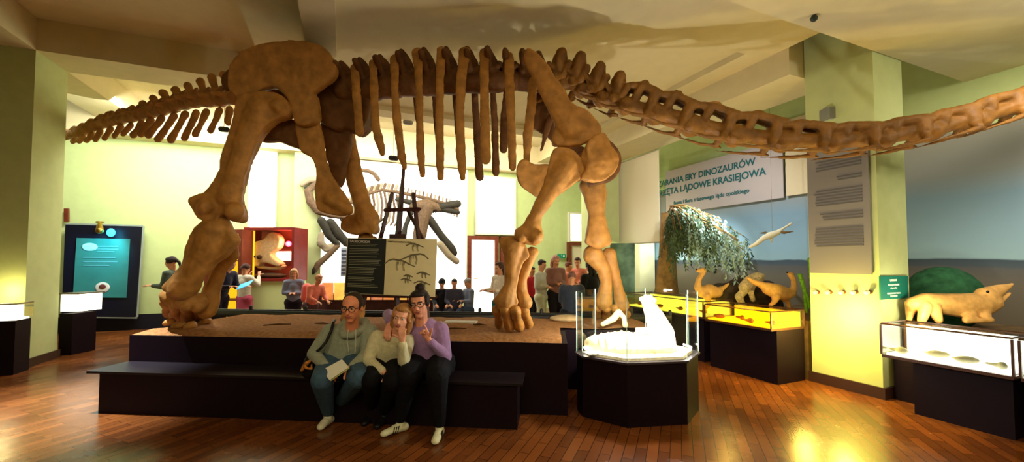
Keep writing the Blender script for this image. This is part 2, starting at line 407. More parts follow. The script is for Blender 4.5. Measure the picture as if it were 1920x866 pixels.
# --- pelvis
bm = NB()
blade(bm, [(430, 160), (433, 130), (445, 108), (470, 92), (510, 82), (562, 78), (599, 85), (622, 104), (633, 129), (629, 148), (608, 164), (590, 176), (582, 196), (596, 222), (580, 236), (556, 232), (548, 205), (540, 184), (520, 166), (497, 168), (478, 180), (452, 184), (438, 176)], 4.78, .10, .12)
cap(bm, at(460, 150, 4.80), at(600, 130, 4.85), .10, .08)
cap(bm, at(588, 190, 4.85), at(590, 222, 4.85), .075, .085)
fobj('ilium', bm, BONE, sk, .017, 6)
bm = NB(); blade(bm, [(470, 165), (500, 110), (560, 95), (610, 110), (628, 150), (580, 190), (520, 180)], 5.62, .09); fobj('ilium', bm, BONE_SHADE, sk, .02, 5)
bm = NB()
blade(bm, [(557, 226), (590, 216), (602, 240), (608, 277), (617, 318), (640, 355), (660, 388), (657, 402), (635, 405), (612, 400), (596, 390), (592, 355), (596, 323), (585, 295), (565, 282)], 4.92, .09, .05)
cap(bm, at(620, 375, 4.92), at(650, 392, 4.92), .09, .08)
fobj('pubis', bm, BONE, sk, .015, 5)
bm = NB()
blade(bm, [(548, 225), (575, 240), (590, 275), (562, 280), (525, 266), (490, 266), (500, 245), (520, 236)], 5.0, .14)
fobj('ischium', bm, BONE_SHADE, sk, .016, 5)
bm = NB(); blade(bm, [(604, 200), (650, 190), (660, 250), (652, 300), (640, 352), (622, 325), (610, 270)], 5.25, .10); fobj('pubis', bm, BONE_SHADE, sk, .018, 5)
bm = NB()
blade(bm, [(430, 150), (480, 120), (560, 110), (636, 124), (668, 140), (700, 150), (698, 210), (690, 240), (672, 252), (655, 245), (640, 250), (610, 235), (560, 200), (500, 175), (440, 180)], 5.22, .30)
fobj('sacrum', bm, BONE_SHADE, sk, .022, 5)
# --- near hind leg
bm = NB()
blade(bm, [(450, 188), (470, 176), (520, 176), (546, 196), (548, 218), (525, 226), (502, 242), (488, 263), (470, 300), (456, 346), (452, 374), (461, 405), (455, 418), (436, 414), (424, 402), (408, 420), (384, 415), (368, 396), (361, 374), (391, 360), (407, 342), (416, 318), (421, 291), (437, 245), (444, 217)], 4.72, .15, .1)
limb(bm, [(490, 205, 60, 4.74), (462, 260, 42, 4.70), (440, 330, 36, 4.68), (430, 370, 46, 4.68)], .75)
cap(bm, at(388, 388, 4.64), at(388, 388, 4.84), .12, .11); cap(bm, at(440, 396, 4.62), at(440, 396, 4.80), .105, .09)
cap(bm, at(525, 200, 4.72), at(530, 200, 5.0), .11, .12)
fobj('femur', bm, BONE, sk, .016, 6)
bm = NB()
blade(bm, [(374, 424), (395, 414), (424, 418), (443, 443), (445, 453), (434, 468), (424, 480), (406, 492), (391, 506), (376, 524), (368, 545), (352, 558), (335, 556), (314, 545), (311, 536), (331, 515), (349, 491), (354, 467), (364, 440)], 4.72, .15)
limb(bm, [(404, 432, 62, 4.72), (388, 468, 52, 4.70), (358, 520, 44, 4.68), (340, 540, 48, 4.68)], .8)
fobj('tibia', bm, BONE, sk, .016, 6)
bm = NB(); limb(bm, [(432, 440, 22, 4.9), (436, 478, 24, 4.95), (414, 505, 22, 4.98), (396, 545, 34, 4.98), (388, 580, 38, 4.96)], .7); fobj('fibula', bm, BONE, sk, .016, 5)
bm = NB(); limb(bm, [(318, 556, 34, 4.78), (345, 562, 40, 4.78), (372, 566, 34, 4.84)], .9); fobj('ankle_bone', bm, BONE, sk, .015, 5)
def floor_foot(name, spec, m=BONE):
    for (x0, y0, Y0, x1, y1, w0, w1) in spec:
        a = at(x0, y0, Y0); b = gp(x1, y1, ZP); b.z += w1*.45*b.y/F
        mid = a.lerp(b, .5); bm = NB()
        chain(bm, [(a, w0*.5*Y0/F), (mid, min(w0, w1)*.40*Y0/F), (b, w1*.5*b.y/F)], 10)
        fobj(name, bm, m, sk, .013, 3)
floor_foot('metatarsal', [(312, 566, 4.80, 317, 596, 22, 22), (330, 570, 4.76, 330, 602, 24, 24), (350, 572, 4.76, 352, 604, 26, 26), (372, 574, 4.82, 376, 602, 26, 28)])
for (x, y, w_) in ((318, 610, 17), (334, 616, 19), (357, 617, 19), (385, 608, 17)):
    bm = NB(); b = gp(x, y, ZP); r = w_*.5*b.y/F; ell(bm, b+V((0, 0, r*.7)), (r*1.05, r*1.3, r*.8)); cap(bm, b+V((0, .03, r*.8)), b+V((-.02, -.05, r*.5)), r*.8, r*.45); fobj('toe_bone', bm, BONE, sk, .012, 2)
# --- far hind leg (behind the easel)
bm = NB()
limb(bm, [(640, 225, 50, 5.55), (650, 262, 34, 5.55), (664, 330, 34, 5.52), (680, 385, 34, 5.5), (688, 412, 50, 5.5)], .75)
blade(bm, [(648, 410), (672, 402), (697, 404), (709, 428), (703, 440), (686, 436), (668, 440), (644, 430)], 5.5, .2)
fobj('femur', bm, BONE, sk, .016, 5)
bm = NB(); a = at(686, 448, 5.62); b = V((at(668, 560, 5.62).x, 5.6, 1.02))
chain(bm, [(a, .11), (a.lerp(b, .5), .07), (b, .10)], 12); fobj('tibia', bm, BONE, sk, .016, 4)
bm = NB(); chain(bm, [(a+V((.08, .1, 0)), .05), (b+V((.04, .10, .02)), .05)], 10); fobj('fibula', bm, BONE, sk, .016, 3)
for dx in (-.09, -.03, .03, .09):
    bm = NB(); q = b+V((dx, -.02, -.03)); chain(bm, [(q, .05), (V((q.x*1.0+dx*.3, q.y-.1, ZP+.045)), .045)], 8); fobj('metatarsal', bm, BONE, sk, .014, 2)
# --- shoulder
bm = NB()
blade(bm, [(981, 106), (989, 93), (1001, 98), (1027, 122), (1041, 147), (1059, 171), (1072, 195), (1097, 206), (1121, 230), (1128, 248), (1114, 260), (1097, 268), (1083, 274), (1055, 276), (1038, 273), (1034, 262), (1040, 233), (1031, 209), (1017, 178), (1003, 147), (989, 129)], 4.58, .09, -.12)
limb(bm, [(995, 115, 24, 4.62), (1035, 180, 40, 4.58), (1075, 240, 60, 4.56)], .5)
fobj('scapula', bm, BONE, sk, .015, 6)
bm = NB()
blade(bm, [(1100, 268), (1114, 256), (1130, 250), (1141, 262), (1143, 272), (1157, 290), (1158, 309), (1147, 328), (1128, 340), (1104, 341), (1088, 334), (1098, 318), (1102, 300), (1099, 285)], 4.50, .10, .1)
ell(bm, at(1120, 300, 4.5), (.2, .09, .2))
fobj('coracoid', bm, BONE, sk, .015, 5)
bm = NB(); blade(bm, [(1110, 262), (1140, 262), (1162, 290), (1163, 316), (1148, 338), (1120, 346), (1100, 345)], 4.95, .08); fobj('coracoid', bm, BONE_SHADE, sk, .017, 4)
bm = NB(); blade(bm, [(995, 150), (1015, 160), (1035, 195), (1040, 235), (1038, 270), (1028, 258), (1000, 242), (988, 232), (992, 190)], 5.5, .08); fobj('scapula', bm, BONE_SHADE, sk, .018, 4)
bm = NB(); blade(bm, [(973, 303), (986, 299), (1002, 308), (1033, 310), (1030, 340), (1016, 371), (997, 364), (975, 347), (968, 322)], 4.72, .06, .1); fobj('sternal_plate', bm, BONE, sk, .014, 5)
bm = NB(); blade(bm, [(1034, 292), (1060, 276), (1092, 275), (1104, 292), (1100, 330), (1080, 340), (1050, 330)], 4.86, .1); fobj('sternal_plate', bm, BONE_SHADE, sk, .016, 5)
# --- near foreleg
bm = NB()
blade(bm, [(1038, 281), (1070, 279), (1089, 300), (1094, 322), (1084, 339), (1060, 356), (1041, 371), (1021, 395), (1014, 419), (1019, 444), (1004, 461), (990, 452), (973, 450), (963, 434), (987, 415), (1009, 371), (1026, 322)], 4.48, .09, .06)
limb(bm, [(1062, 310, 46, 4.48), (1030, 360, 34, 4.46), (1004, 405, 26, 4.44), (992, 438, 42, 4.44)], .85)
cap(bm, at(978, 440, 4.40), at(978, 440, 4.54), .085, .08); cap(bm, at(1004, 444, 4.38), at(1004, 444, 4.54), .085, .08)
fobj('humerus', bm, BONE, sk, .014, 6)
bm = NB()
blade(bm, [(935, 447), (960, 446), (978, 452), (993, 479), (983, 491), (976, 506), (971, 530), (968, 550), (972, 568), (955, 577), (935, 572), (924, 563), (936, 550), (945, 535), (948, 514), (945, 483), (938, 460)], 4.50, .10)
limb(bm, [(962, 462, 44, 4.50), (960, 500, 26, 4.50), (957, 535, 26, 4.50), (948, 565, 42, 4.50)], .9)
fobj('ulna', bm, BONE, sk, .013, 5)
bm = NB(); limb(bm, [(998, 474, 24, 4.54), (990, 495, 20, 4.56), (979, 522, 18, 4.58), (978, 548, 22, 4.58), (984, 568, 28, 4.56)], .9); fobj('radius', bm, BONE, sk, .013, 4)
floor_foot('metacarpal', [(931, 580, 4.62, 936, 616, 18, 19), (947, 581, 4.46, 956, 622, 22, 22), (966, 582, 4.46, 974, 622, 22, 22), (983, 580, 4.56, 991, 617, 20, 20)])
# --- far foreleg
bm = NB()
blade(bm, [(1086, 345), (1110, 338), (1132, 335), (1136, 371), (1133, 410), (1146, 452), (1133, 463), (1099, 458), (1099, 440), (1103, 410), (1098, 372)], 5.3, .12)
limb(bm, [(1112, 345, 50, 5.3), (1118, 400, 32, 5.3), (1121, 445, 44, 5.3)], .8)
fobj('humerus', bm, BONE, sk, .016, 6)
bm = NB(); limb(bm, [(1112, 478, 40, 5.4), (1130, 500, 28, 5.42), (1137, 530, 22, 5.44), (1132, 566, 34, 5.46)], .9); fobj('ulna', bm, BONE, sk, .015, 4)
bm = NB(); limb(bm, [(1142, 476, 26, 5.5), (1152, 510, 20, 5.52), (1160, 545, 20, 5.54), (1166, 572, 28, 5.54)], .9); fobj('radius', bm, BONE, sk, .015, 4)
floor_foot('metacarpal', [(1122, 576, 5.5, 1120, 598, 18, 20), (1137, 578, 5.45, 1138, 600, 18, 20), (1152, 578, 5.5, 1156, 601, 18, 20), (1166, 580, 5.6, 1174, 598, 16, 18)])
# --- generic vertebra frame
def frame(C, T):
    T = T.normalized(); S = T.cross(V((0, 0, 1))).normalized(); U = S.cross(T).normalized()
    return lambda t, u, s=0.0: C + T*t + U*u + S*s
# --- dorsal vertebrae
dors = [(655, 162, 120), (690, 160, 113), (727, 157, 107), (765, 155, 97), (806, 154, 94), (847, 153, 93), (886, 152, 93), (922, 151, 91), (953, 151, 96), (982, 153, 98), (1010, 156, 102)]
DY = 5.12
dpos = [at(x, y, DY) for x, y, _ in dors]
for i, (x, y, yt) in enumerate(dors):
    T = dpos[min(i+1, 10)]-dpos[max(i-1, 0)]; C = dpos[i]; fr = frame(C, T)
    L = .125 if i < 8 else .10; rc = .155-.004*i if i < 8 else .115; C = C-V((0, 0, rc-.105)); h = (y-yt)*DY/F; fr = frame(C, T)
    h = (y-yt)*DY/F+rc-.105
    bm = NB()
    cap(bm, fr(-L*.5, 0), fr(L*.7, 0), rc, rc, 14); 
    cap(bm, fr(L*.7, 0), fr(L*.8, 0), rc*1.08, rc*1.06, 14)
    prism(bm, [fr(-.10, .05), fr(.10, .05), fr(.08, h*.6), fr(.0, h*.95), fr(-.07, h), fr(-.10, h*.93), fr(-.05, h*.55)], fr(0, 0, .07)-fr(0, 0, -.07))
    for s in (-1, 1):
        cap(bm, fr(-.02, .10, s*.05), fr(-.04, h*.62, s*.30), .045, .04)
        cap(bm, fr(-.02, .08, s*.04), fr(.09, .17, s*.08), .045, .035); cap(bm, fr(0, .10, s*.04), fr(-.13, .21, s*.07), .04, .03)
        cap(bm, fr(-.02, h*.6, s*.02), fr(-.05, h*.92, s*.09), .035, .045)
    fobj('vertebra', bm, BONE_SHADE, sk, .016, 3)
# --- ribs
ribs = [
 [(665, 126, 13, 4.95), (669, 180, 14, 4.82), (674, 248, 13, 4.82)],
 [(699, 118, 14, 4.95), (702, 180, 13, 4.80), (704, 235, 13, 4.76), (711, 262, 14, 4.78), (717, 288, 8, 4.80)],
 [(740, 110, 15, 4.95), (740, 170, 12, 4.78), (746, 240, 14, 4.74), (753, 290, 13, 4.76), (759, 314, 8, 4.78)],
 [(782, 98, 16, 4.95), (786, 160, 12, 4.76), (787, 230, 12, 4.70), (789, 295, 13, 4.70), (792, 328, 10, 4.72)],
 [(827, 94, 15, 4.95), (825, 160, 13, 4.74), (824, 230, 12, 4.66), (825, 290, 13, 4.68), (826, 333, 10, 4.70)],
 [(871, 96, 18, 4.95), (865, 150, 15, 4.72), (862, 210, 14, 4.66), (864, 290, 16, 4.66), (867, 334, 10, 4.68)],
 [(908, 97, 15, 4.95), (908, 160, 14, 4.72), (909, 230, 15, 4.64), (911, 299, 15, 4.66)],
 [(954, 104, 15, 4.95), (956, 170, 15, 4.72), (959, 240, 13, 4.66), (961, 313, 12, 4.68)],
 [(1000, 150, 14, 4.95), (996, 200, 15, 4.76), (990, 250, 15, 4.74), (987, 300, 10, 4.76)],
 [(815, 165, 10, 5.35), (819, 220, 11, 5.5), (822, 262, 9, 5.52)],
 [(852, 165, 10, 5.35), (858, 220, 11, 5.5), (861, 280, 9, 5.52)],
 [(889, 165, 11, 5.35), (894, 240, 12, 5.5), (899, 332, 13, 5.5)],
 [(924, 163, 10, 5.35), (928, 240, 11, 5.5), (930, 324, 11, 5.5)],
 [(952, 165, 12, 5.35), (948, 220, 16, 5.5), (944, 280, 13, 5.5)],
 [(1032, 220, 12, 5.35), (1022, 255, 9, 5.4), (1015, 281, 4, 5.42)],
 [(778, 170, 9, 5.35), (783, 215, 9, 5.5), (788, 250, 7, 5.5)],
]
for r in ribs:
    bm = NB(); x, y, w_, Y = r[0]
    if Y < 5: cap(bm, at(x, y+6, Y), at(x+4, y+14, 5.06), .035, .04)
    r = [(a, b, c*1.28, d) for a, b, c, d in r]; limb(bm, r, .5); fobj('rib', bm, BONE if Y < 5 else BONE_SHADE, sk, .012, 3)
# --- neck vertebrae, getting longer towards the head
neck = [(1042, 150, 98, 24, 5.08), (1074, 160, 103, 24, 5.06), (1110, 174, 122, 24, 5.02), (1150, 190, 141, 26, 4.97), (1200, 203, 156, 28, 4.90), (1262, 220, 176, 31, 4.82), (1335, 241, 196, 31, 4.72), (1420, 257, 213, 31, 4.60), (1510, 264, 229, 29, 4.48), (1602, 262, 233, 29, 4.38), (1694, 251, 224, 29, 4.28), (1786, 232, 205, 28, 4.20), (1874, 208, 178, 28, 4.12), (1958, 182, 152, 27, 4.06), (2036, 158, 128, 26, 4.0)]
npos = [at(x, y, Y) for x, y, _, _, Y in neck]
for i, (x, y, yt, hr, Y) in enumerate(neck):
    n = len(neck); a = npos[max(i-1, 0)]; b = npos[min(i+1, n-1)]
    C = npos[i]; T = b-a; L = (b-a).length/(1 if 0 < i < n-1 else .5)/2*.5     # half length
    fr = frame(C, T); r = hr*Y/F*(.62+.02*min(i, 8)); h = (y-yt)*Y/F
    bm = NB()
    # waisted centrum with a ball in front and a cup behind
    cap(bm, fr(-L*.95, -.02), fr(-L*.35, 0), r*.98, r*.62, 12); cap(bm, fr(-L*.35, 0), fr(L*.45, 0), r*.62, r*.66, 12); cap(bm, fr(L*.45, 0), fr(L*.9, 0), r*.70, r*.72, 12)
    hh = max(h, r*1.25)
    if i < 4:     # tall forked spines over the shoulders
        prism(bm, [fr(-.10, r*.3), fr(.11, r*.3), fr(.07, hh*.7), fr(.02, hh), fr(-.09, hh*.98), fr(-.12, hh*.7)], fr(0, 0, .09)-fr(0, 0, -.09))
        for s in (-1, 1):
            cap(bm, fr(0, r*.4, s*.06), fr(-.03, hh*.84, s*.11), .06, .072); cap(bm, fr(.08, r*.5, s*.08), fr(.10, hh*.55, s*.12), .045, .05)
            cap(bm, fr(.03, r*.2, s*.08), fr(.0, -r*.6, s*.26), .045, .05); cap(bm, fr(-.02, r*.6, s*.08), fr(-L*1.2, r*1.2, s*.12), .03, .03)
    else:
        top = hh*1.04
        prism(bm, [fr(-L*.55, top*.60), fr(-L*.05, top*.72), fr(L*.42, top*.58), fr(L*.85, top*.55), fr(L*.9, top*.70), fr(L*.5, top*.74), fr(L*.12, top*.90), fr(-L*.10, top*1.03), fr(-L*.38, top*1.02), fr(-L*.62, top*.84), fr(-L*1.08, top*.74), fr(-L*1.12, top*.60)], fr(0, 0, .075)-fr(0, 0, -.075))
        for s in (-1, 1):
            cap(bm, fr(-L*.50, r*.4, s*r*.45), fr(-L*.42, top*.75, s*r*.5), .050, .055); cap(bm, fr(L*.62, -r*.1, s*r*.45), fr(L*.62, top*.62, s*r*.5), .075, .062)
            cap(bm, fr(-L*1.10, top*.66, s*r*.55), fr(-L*.3, top*.80, s*r*.42), .045, .052); cap(bm, fr(-L*.2, top*.80, s*r*.42), fr(L*.9, top*.62, s*r*.55), .048, .055)
            cap(bm, fr(L*.6, -r*.2, s*r*.4), fr(L*.5, -r*.9, s*r*1.0), .05, .045)
    v_ = fobj('vertebra', bm, BONE_N, sk, .014, 3)
    if i >= 2:
        for s in (-1, 1):
            bm = NB(); root = fr(L*.5, -r*.95, s*r*1.0)
            ln = min(L*2.1, .62)
            chain(bm, [(fr(L*.75, -r*1.05, s*r*.95), .018), (root, .042), (fr(L*.5-ln*.35, -r*1.12, s*r*1.08), .026), (fr(L*.5-ln, -r*(1.25 if i > 6 else .95), s*r*1.12), .006)], 8, .7, (0, 0, 1))
            fobj('cervical_rib', bm, BONE_N, v_, .010, 1)
    elif True:
        bm = NB(); chain(bm, [(fr(.02, -r*.6, -.26), .045), (fr(-.14, -r*1.9, -.30), .025), (fr(-.22, -r*2.6, -.3), .012)], 8); fobj('cervical_rib', bm, BONE_N, v_, .012, 1)
# --- tail
tl = [(430, 184, 14.5), (404, 188, 14), (381, 189, 13.5), (359, 191, 13.5), (338, 195, 13), (317, 202, 12.5), (296, 207, 12), (275, 212, 12), (255, 218, 11.5), (236, 221, 11), (215, 226, 10.5), (195, 231, 10), (177, 238, 9.5), (161, 244, 9), (146, 249, 8.5), (133, 253, 8), (120, 257, 7)]
sp = [(417, 137), (395, 142), (374, 150), (350, 158), (327, 166), (304, 172), (285, 181), (266, 192), (247, 200), (230, 206), (208, 211), (188, 217), (170, 226), (154, 234), (139, 240), (127, 245), (114, 250)]
ch = [(425, 232, 430, 205), (393, 248, 411, 208), (364, 254, 387, 210), (343, 262, 368, 212), (318, 265, 347, 214), (294, 264, 326, 218), (276, 256, 303, 222), (262, 254, 283, 226), (248, 256, 266, 232), (228, 254, 245, 234), (212, 258, 226, 238), (194, 262, 207, 242), (176, 265, 188, 246), (160, 266, 172, 252), (146, 267, 155, 256), (134, 268, 141, 260)]
def tY(x): return 5.12 + (440-x)/320.0*2.2
tpos = [at(x, y, tY(x)) for x, y, _ in tl]
for i, (x, y, r_) in enumerate(tl):
    Y = tY(x); C = tpos[i]; T = tpos[max(i-1, 0)]-tpos[min(i+1, len(tl)-1)]; fr = frame(C, T); L = T.length/4*(1 if 0 < i < len(tl)-1 else 2); r = r_*Y/F*1.02
    bm = NB(); cap(bm, fr(-L*.9, 0), fr(-L*.2, 0), r*.86, r*.80, 12); cap(bm, fr(-L*.2, 0), fr(L*.8, 0), r*.80, r*.98, 12)
    st = at(sp[i][0]+2, sp[i][1]+3, Y)
    base = fr(0, r*.7); mid = base.lerp(st, .5)+T.normalized()*.02
    wv = 8.4*Y/F*(1 if i < 6 else .9)
    chain(bm, [(base, wv*.95), (mid, wv*.75), (st, wv)], 10, .8, (0, 1, 0))
    for s in (-1, 1):
        if i < 9: cap(bm, fr(0, r*.2, s*r*.6), fr(-.03, r*.1, s*r*(1.9-.1*i)), r*.42, r*.25)
        cap(bm, fr(.0, r*1.0, s*r*.2), fr(L*1.2, r*1.6, s*r*.3), r*.28, r*.2)
    v_ = fobj('tail_vertebra', bm, BONE, sk, .014 if i < 9 else .011, 3)
    if i < len(ch):
        x1, y1, x0, y0 = ch[i]; bm = NB(); Yc = tY(x0); w0 = 7.5*Yc/F*(1 if i < 8 else .8)
        limb(bm, [(x0, y0, 15 if i < 9 else 12, Yc), ((x0+x1)/2+1, (y0+y1)/2, 12 if i < 9 else 10, Yc), (x1+2, y1-3, 14 if i < 9 else 11, Yc+.02)], .7)
        fobj('chevron', bm, BONE, v_, .012, 2)
# steel posts that carry the mount
for (x, y, Y) in ((612, 250, 5.2), (1075, 300, 5.1)):
    pass
# ================================================================== CASES, BOARDS, PROPS
def panes(bm, pts, z0, z1, t=.008):   # upright glass panes round a floor polygon
    n = len(pts)
    for i in range(n):
        a, b = pts[i], pts[(i+1) % n]; d = (b-a).normalized(); nn = V((0, 0, 1)).cross(d)*t*.5
        a2 = a+d*.004; b2 = b-d*.004
        hexa(bm, [V((*(p.xy), z0)) for p in (a2-nn, b2-nn, b2+nn, a2+nn)]+[V((*(p.xy), z1)) for p in (a2-nn, b2-nn, b2+nn, a2+nn)])
def polyslab(bm, pts, z0, z1): prism(bm, [V((p.x, p.y, (z0+z1)/2)) for p in pts], (0, 0, z1-z0))
BLOWN = mat('case_light', (255, 255, 255), .8, 0, emit=(255, 252, 244), es=9)
SAND = mat('pale_sand', (226, 210, 176), .9, .1, .5, 40, .12)
# --- octagonal glass case in front of the plinth
oc = V((2.0, 4.78, 0)).lerp(V((1.62, 4.62, 0)), 0)
c1, c2, c3, c4 = gp(1078, 778), gp(1165, 804), gp(1318, 790), gp(1326, 735)
A = V((1.62, 3.92, 0))
a1 = gp(1170, 803); a2 = gp(1283, 796); side = (a2-a1).length
dirx = (a2-a1).normalized(); diry = V((-dirx.y, dirx.x, 0))
def oct_pts(wf, cut, dep, grow=0.0):
    m = a1.lerp(a2, .56)-diry*grow; w2 = wf/2+cut+grow
    w1 = wf/2+grow*.4; cc = w2-w1
    P = [(-w1, 0), (w1, 0), (w2, cc), (w2, dep+2*grow-cc), (w1, dep+2*grow), (-w1, dep+2*grow), (-w2, dep+2*grow-cc), (-w2, cc)]
    return [m+dirx*x+diry*y for x, y in P]
base = oct_pts(side, .335, .86)
ctr = sum(base, V((0, 0, 0)))/8
case = thing('octagonal_display_case', 'dark octagonal pedestal case with tall frameless glass, glaring white inside', 'display case', ctr)
ZC = .60
bm = NB(); polyslab(bm, base, 0, ZC); obj('pedestal', bm, PLINTH, case)
top = oct_pts(side, .335, .86, .02)
bm = NB(); polyslab(bm, top, ZC, ZC+.02); obj('rim', bm, mat('rim_dark', (60, 50, 58), .3, .5), case)
gl = oct_pts(side, .335, .86, .005)
bm = NB(); panes(bm, gl, ZC+.021, 1.27); obj('glass', bm, GLASS, case)
EDGE = mat('glass_edge', (200, 225, 210), .2, .5)
bm = NB()
for p in gl: cap(bm, V((p.x, p.y, ZC+.03)), V((p.x, p.y, 1.265)), .0035, seg=6)
obj('glass_edges', bm, EDGE, case)
bm = NB(); polyslab(bm, oct_pts(side, .295, .81, -.04), ZC+.021, ZC+.05); obj('bed', bm, SAND, case)
bm = NB()
inner = oct_pts(side, .315, .84, -.05)
for i in (0, 1, 2, 7, 6):
    a, b = inner[i], inner[(i+1) % 8]; cap(bm, V((*a.lerp(b, .08).xy, ZC+.07)), V((*a.lerp(b, .92).xy, ZC+.07)), .010, seg=6)
obj('light_strip', bm, BLOWN, case)
lamp('case_light_a', 'POINT', (ctr.x-.15, ctr.y-.15, 1.22), 80, (1, .97, .86), .05)
lamp('case_light_b', 'POINT', (ctr.x+.36, ctr.y-.12, ZC+.28), 24, (1, .97, .9), .03)
# the pale fossil model on the bed: low mound body with an upright foot
PALE = mat('pale_fossil', (238, 214, 168), .7, .2, .5, 18, .2)
fo = thing('fossil_carapace', 'pale bony fossil mound lying on the bed of the octagonal case', 'fossil', (ctr.x, ctr.y, ZC+.05))
bm = NB(); zb = ZC+.05
ell(bm, (ctr.x-.14, ctr.y+.05, zb+.02), (.42, .30, .15)); ell(bm, (ctr.x-.42, ctr.y+.0, zb+.05), (.16, .15, .10)); ell(bm, (ctr.x+.22, ctr.y+.02, zb+.03), (.20, .24, .13))
fobj('carapace', bm, PALE, fo, .014, 5)
bm = NB()
for i in range(-4, 5):
    a = (ctr.x-.14+i*.075)
    chain(bm, [(V((a, ctr.y-.24, zb+.05)), .014), (V((a+.01, ctr.y-.08, zb+.155-.01*abs(i)*.8)), .016), (V((a+.01, ctr.y+.15, zb+.165-.01*abs(i))), .016)], 8)
fobj('ridge_plates', bm, PALE, fo, .010, 1)
bm = NB()
Yf = ctr.y+.05
limb(bm, [(1246, 655, 46, Yf), (1240, 625, 48, Yf), (1226, 590, 34, Yf), (1216, 570, 24, Yf)], .8)
for (x, y) in ((1203, 560), (1211, 556), (1220, 556), (1227, 562)): limb(bm, [(1216, 574, 12, Yf), (x, y, 9, Yf)], .9)
fobj('raised_foot', bm, PALE, fo, .010, 2)
bm = NB()
for i in range(3): chain(bm, [(V((ctr.x+.02, ctr.y+.1, zb+.20-.03*i)), .014), (V((ctr.x+.22, ctr.y+.06, zb+.22-.03*i)), .012)], 8)
fobj('rib', bm, PALE, fo, .009, 1)
cd = thing('caption_card', 'small white caption card lying flat in the left corner of the octagonal case', 'caption card', (ctr.x-.52, ctr.y-.12, ZC+.05))
bm = NB(); box(bm, (ctr.x-.50, ctr.y-.20, ZC+.056), (.22, .13, .01), .35); obj('card', bm, WHITE, cd)
# small curved fossil beyond the case on the plinth sand
bm = NB()
chain(bm, [(at(1130, 598, 5.0), .03), (at(1150, 588, 5.0), .045), (at(1160, 575, 5.02), .04)], 10); chain(bm, [(at(1160, 575, 5.02), .035), (at(1170, 585, 5.0), .03), (at(1172, 600, 5.0), .035)], 10)
o = fobj('fossil_bone', bm, PALE, None, .012, 2); tag(o, 'small pale curved bone lying on the plinth sand by the far forefoot', 'bone')
o.location.z = ZP+.005
# flat stones on the plinth
bm = NB(); c = gp(1062, 601, ZP); ell(bm, c+V((0, 0, .03)), (.24, .15, .05)); o = fobj('flat_stone', bm, mat('stone', (186, 158, 116), .8, .2, .4, 12, .2), None, .015, 2); tag(o, 'flat tan oval stone on the sand between the two forelegs', 'stone')
c = gp(864, 607, ZP); th_ = thing('sample_slab', 'thin grey rectangular slab lying on the plinth right of the purple jumper', 'slab', c+V((0, 0, .0)))
bm = NB(); box(bm, c+V((0, 0, .02)), (.42, .16, .03), -.1); obj('slab', bm, mat('slab_grey', (176, 164, 140), .6, .3, .2, 10, .1), th_)
for i, (x, y, l, r) in enumerate(((520, 612, .3, .3), (605, 610, .22, -.2), (850, 620, .3, .15), (900, 612, .18, -.4))):
    c = gp(x, y, ZP); bm = NB(); d = V((math.cos(r), math.sin(r), 0))*l/2
    chain(bm, [(c-d+V((0, 0, .022)), .008), (c+V((0, .02, .026)), .011), (c+d+V((0, 0, .022)), .006)], 7)
    o = obj('dry_twig', bm, mat('twig', (84, 56, 32), .8, .1, .3, 20, .2), None, True)
    tag(o, ['dry twig on the sand left of the seated man', 'short twig on the sand beside the seated man\'s shoulder', 'dry twig on the sand in front of the grey slab', 'short twig on the sand left of the near forefoot'][i], 'twig')

# --- low black barrier behind the plinth
bar = thing('barrier_rail', 'low black metal barrier with grille bars running behind the plinth', 'barrier', pl(3.2, 1.86))
bm = NB()
for z in (.80, .60, .2): chain(bm, [(pl(-.9, 1.86, z), .022), (pl(6.6, 1.86, z), .022)], 8)
pbox(bm, -.9, 6.6, 1.80, 1.84, .70, .80)
obj('rail', bm, DARK, bar, True)
for i in range(9):
    bm = NB(); a = -.9+i*.9375; cap(bm, pl(a, 1.86, .025), pl(a, 1.86, .86), .025, seg=8); obj('post', bm, DARK, bar, True)
bm = NB()
for i in range(150):
    a = -.85+i*.0495; cap(bm, pl(a, 1.86, .21), pl(a, 1.86, .79), .006, seg=5)
o = obj('bars', bm, DARK, bar); o['kind'] = 'stuff'

# --- easel and board
EA = 5.52
ez = thing('easel', 'tall dark wooden studio easel standing on the plinth behind the board', 'easel', V((at(745, 500, EA).x, EA, ZP)))
EW = mat('easel_wood', (62, 30, 28), .5, .3, .1, 10, .2)
bm = NB(); a = at(750, 445, EA+.08); b_ = at(757, 314, EA+.02); chain(bm, [(V((a.x-.04, EA+.1, ZP+.05)), .038), (at(746, 445, EA+.08), .045), (at(752, 380, EA+.05), .034), (b_, .022)], 4); obj('mast', bm, EW, ez)
for nm, (x0, y0, x1, y1) in (('left', (713, 448, 735, 364)), ('right', (785, 448, 775, 364))):
    bm = NB(); p = at(x1, y1, EA+.03); q = at(x0, y0, EA+.03); d = (q-p); e = p+d*((p.z-(ZP+.03))/(p.z-q.z)); chain(bm, [(e, .03), (p, .03)], 4); obj('leg', bm, EW, ez)
bm = NB(); p = at(745, 450, EA+.3); chain(bm, [(at(765, 395, EA+.08), .025), (at(795, 452, EA+.2), .025), (V((at(812, 500, EA+.35).x-.1, EA+.22, ZP+.04)), .022)], 4); obj('leg', bm, EW, ez)
bm = NB(); chain(bm, [(at(722, 394, EA-.02), .026), (at(786, 392, EA-.02), .026)], 4); obj('crossbar', bm, EW, ez)
bm = NB(); p = at(650, 552, EA-.05); q = at(816, 556, EA-.05); chain(bm, [(p, .03), (q, .03)], 4); obj('tray', bm, EW, ez)
bm = NB(); box(bm, at(746, 446, EA-.02), (.22, .05, .10)); obj('clamp', bm, EW, ez)
bd = thing('information_board', 'framed board, text on black at left and dinosaur drawings on cream at right', 'information board', V((at(733, 550, EA-.15).x, EA-.15, at(733, 550, EA-.15).z)))
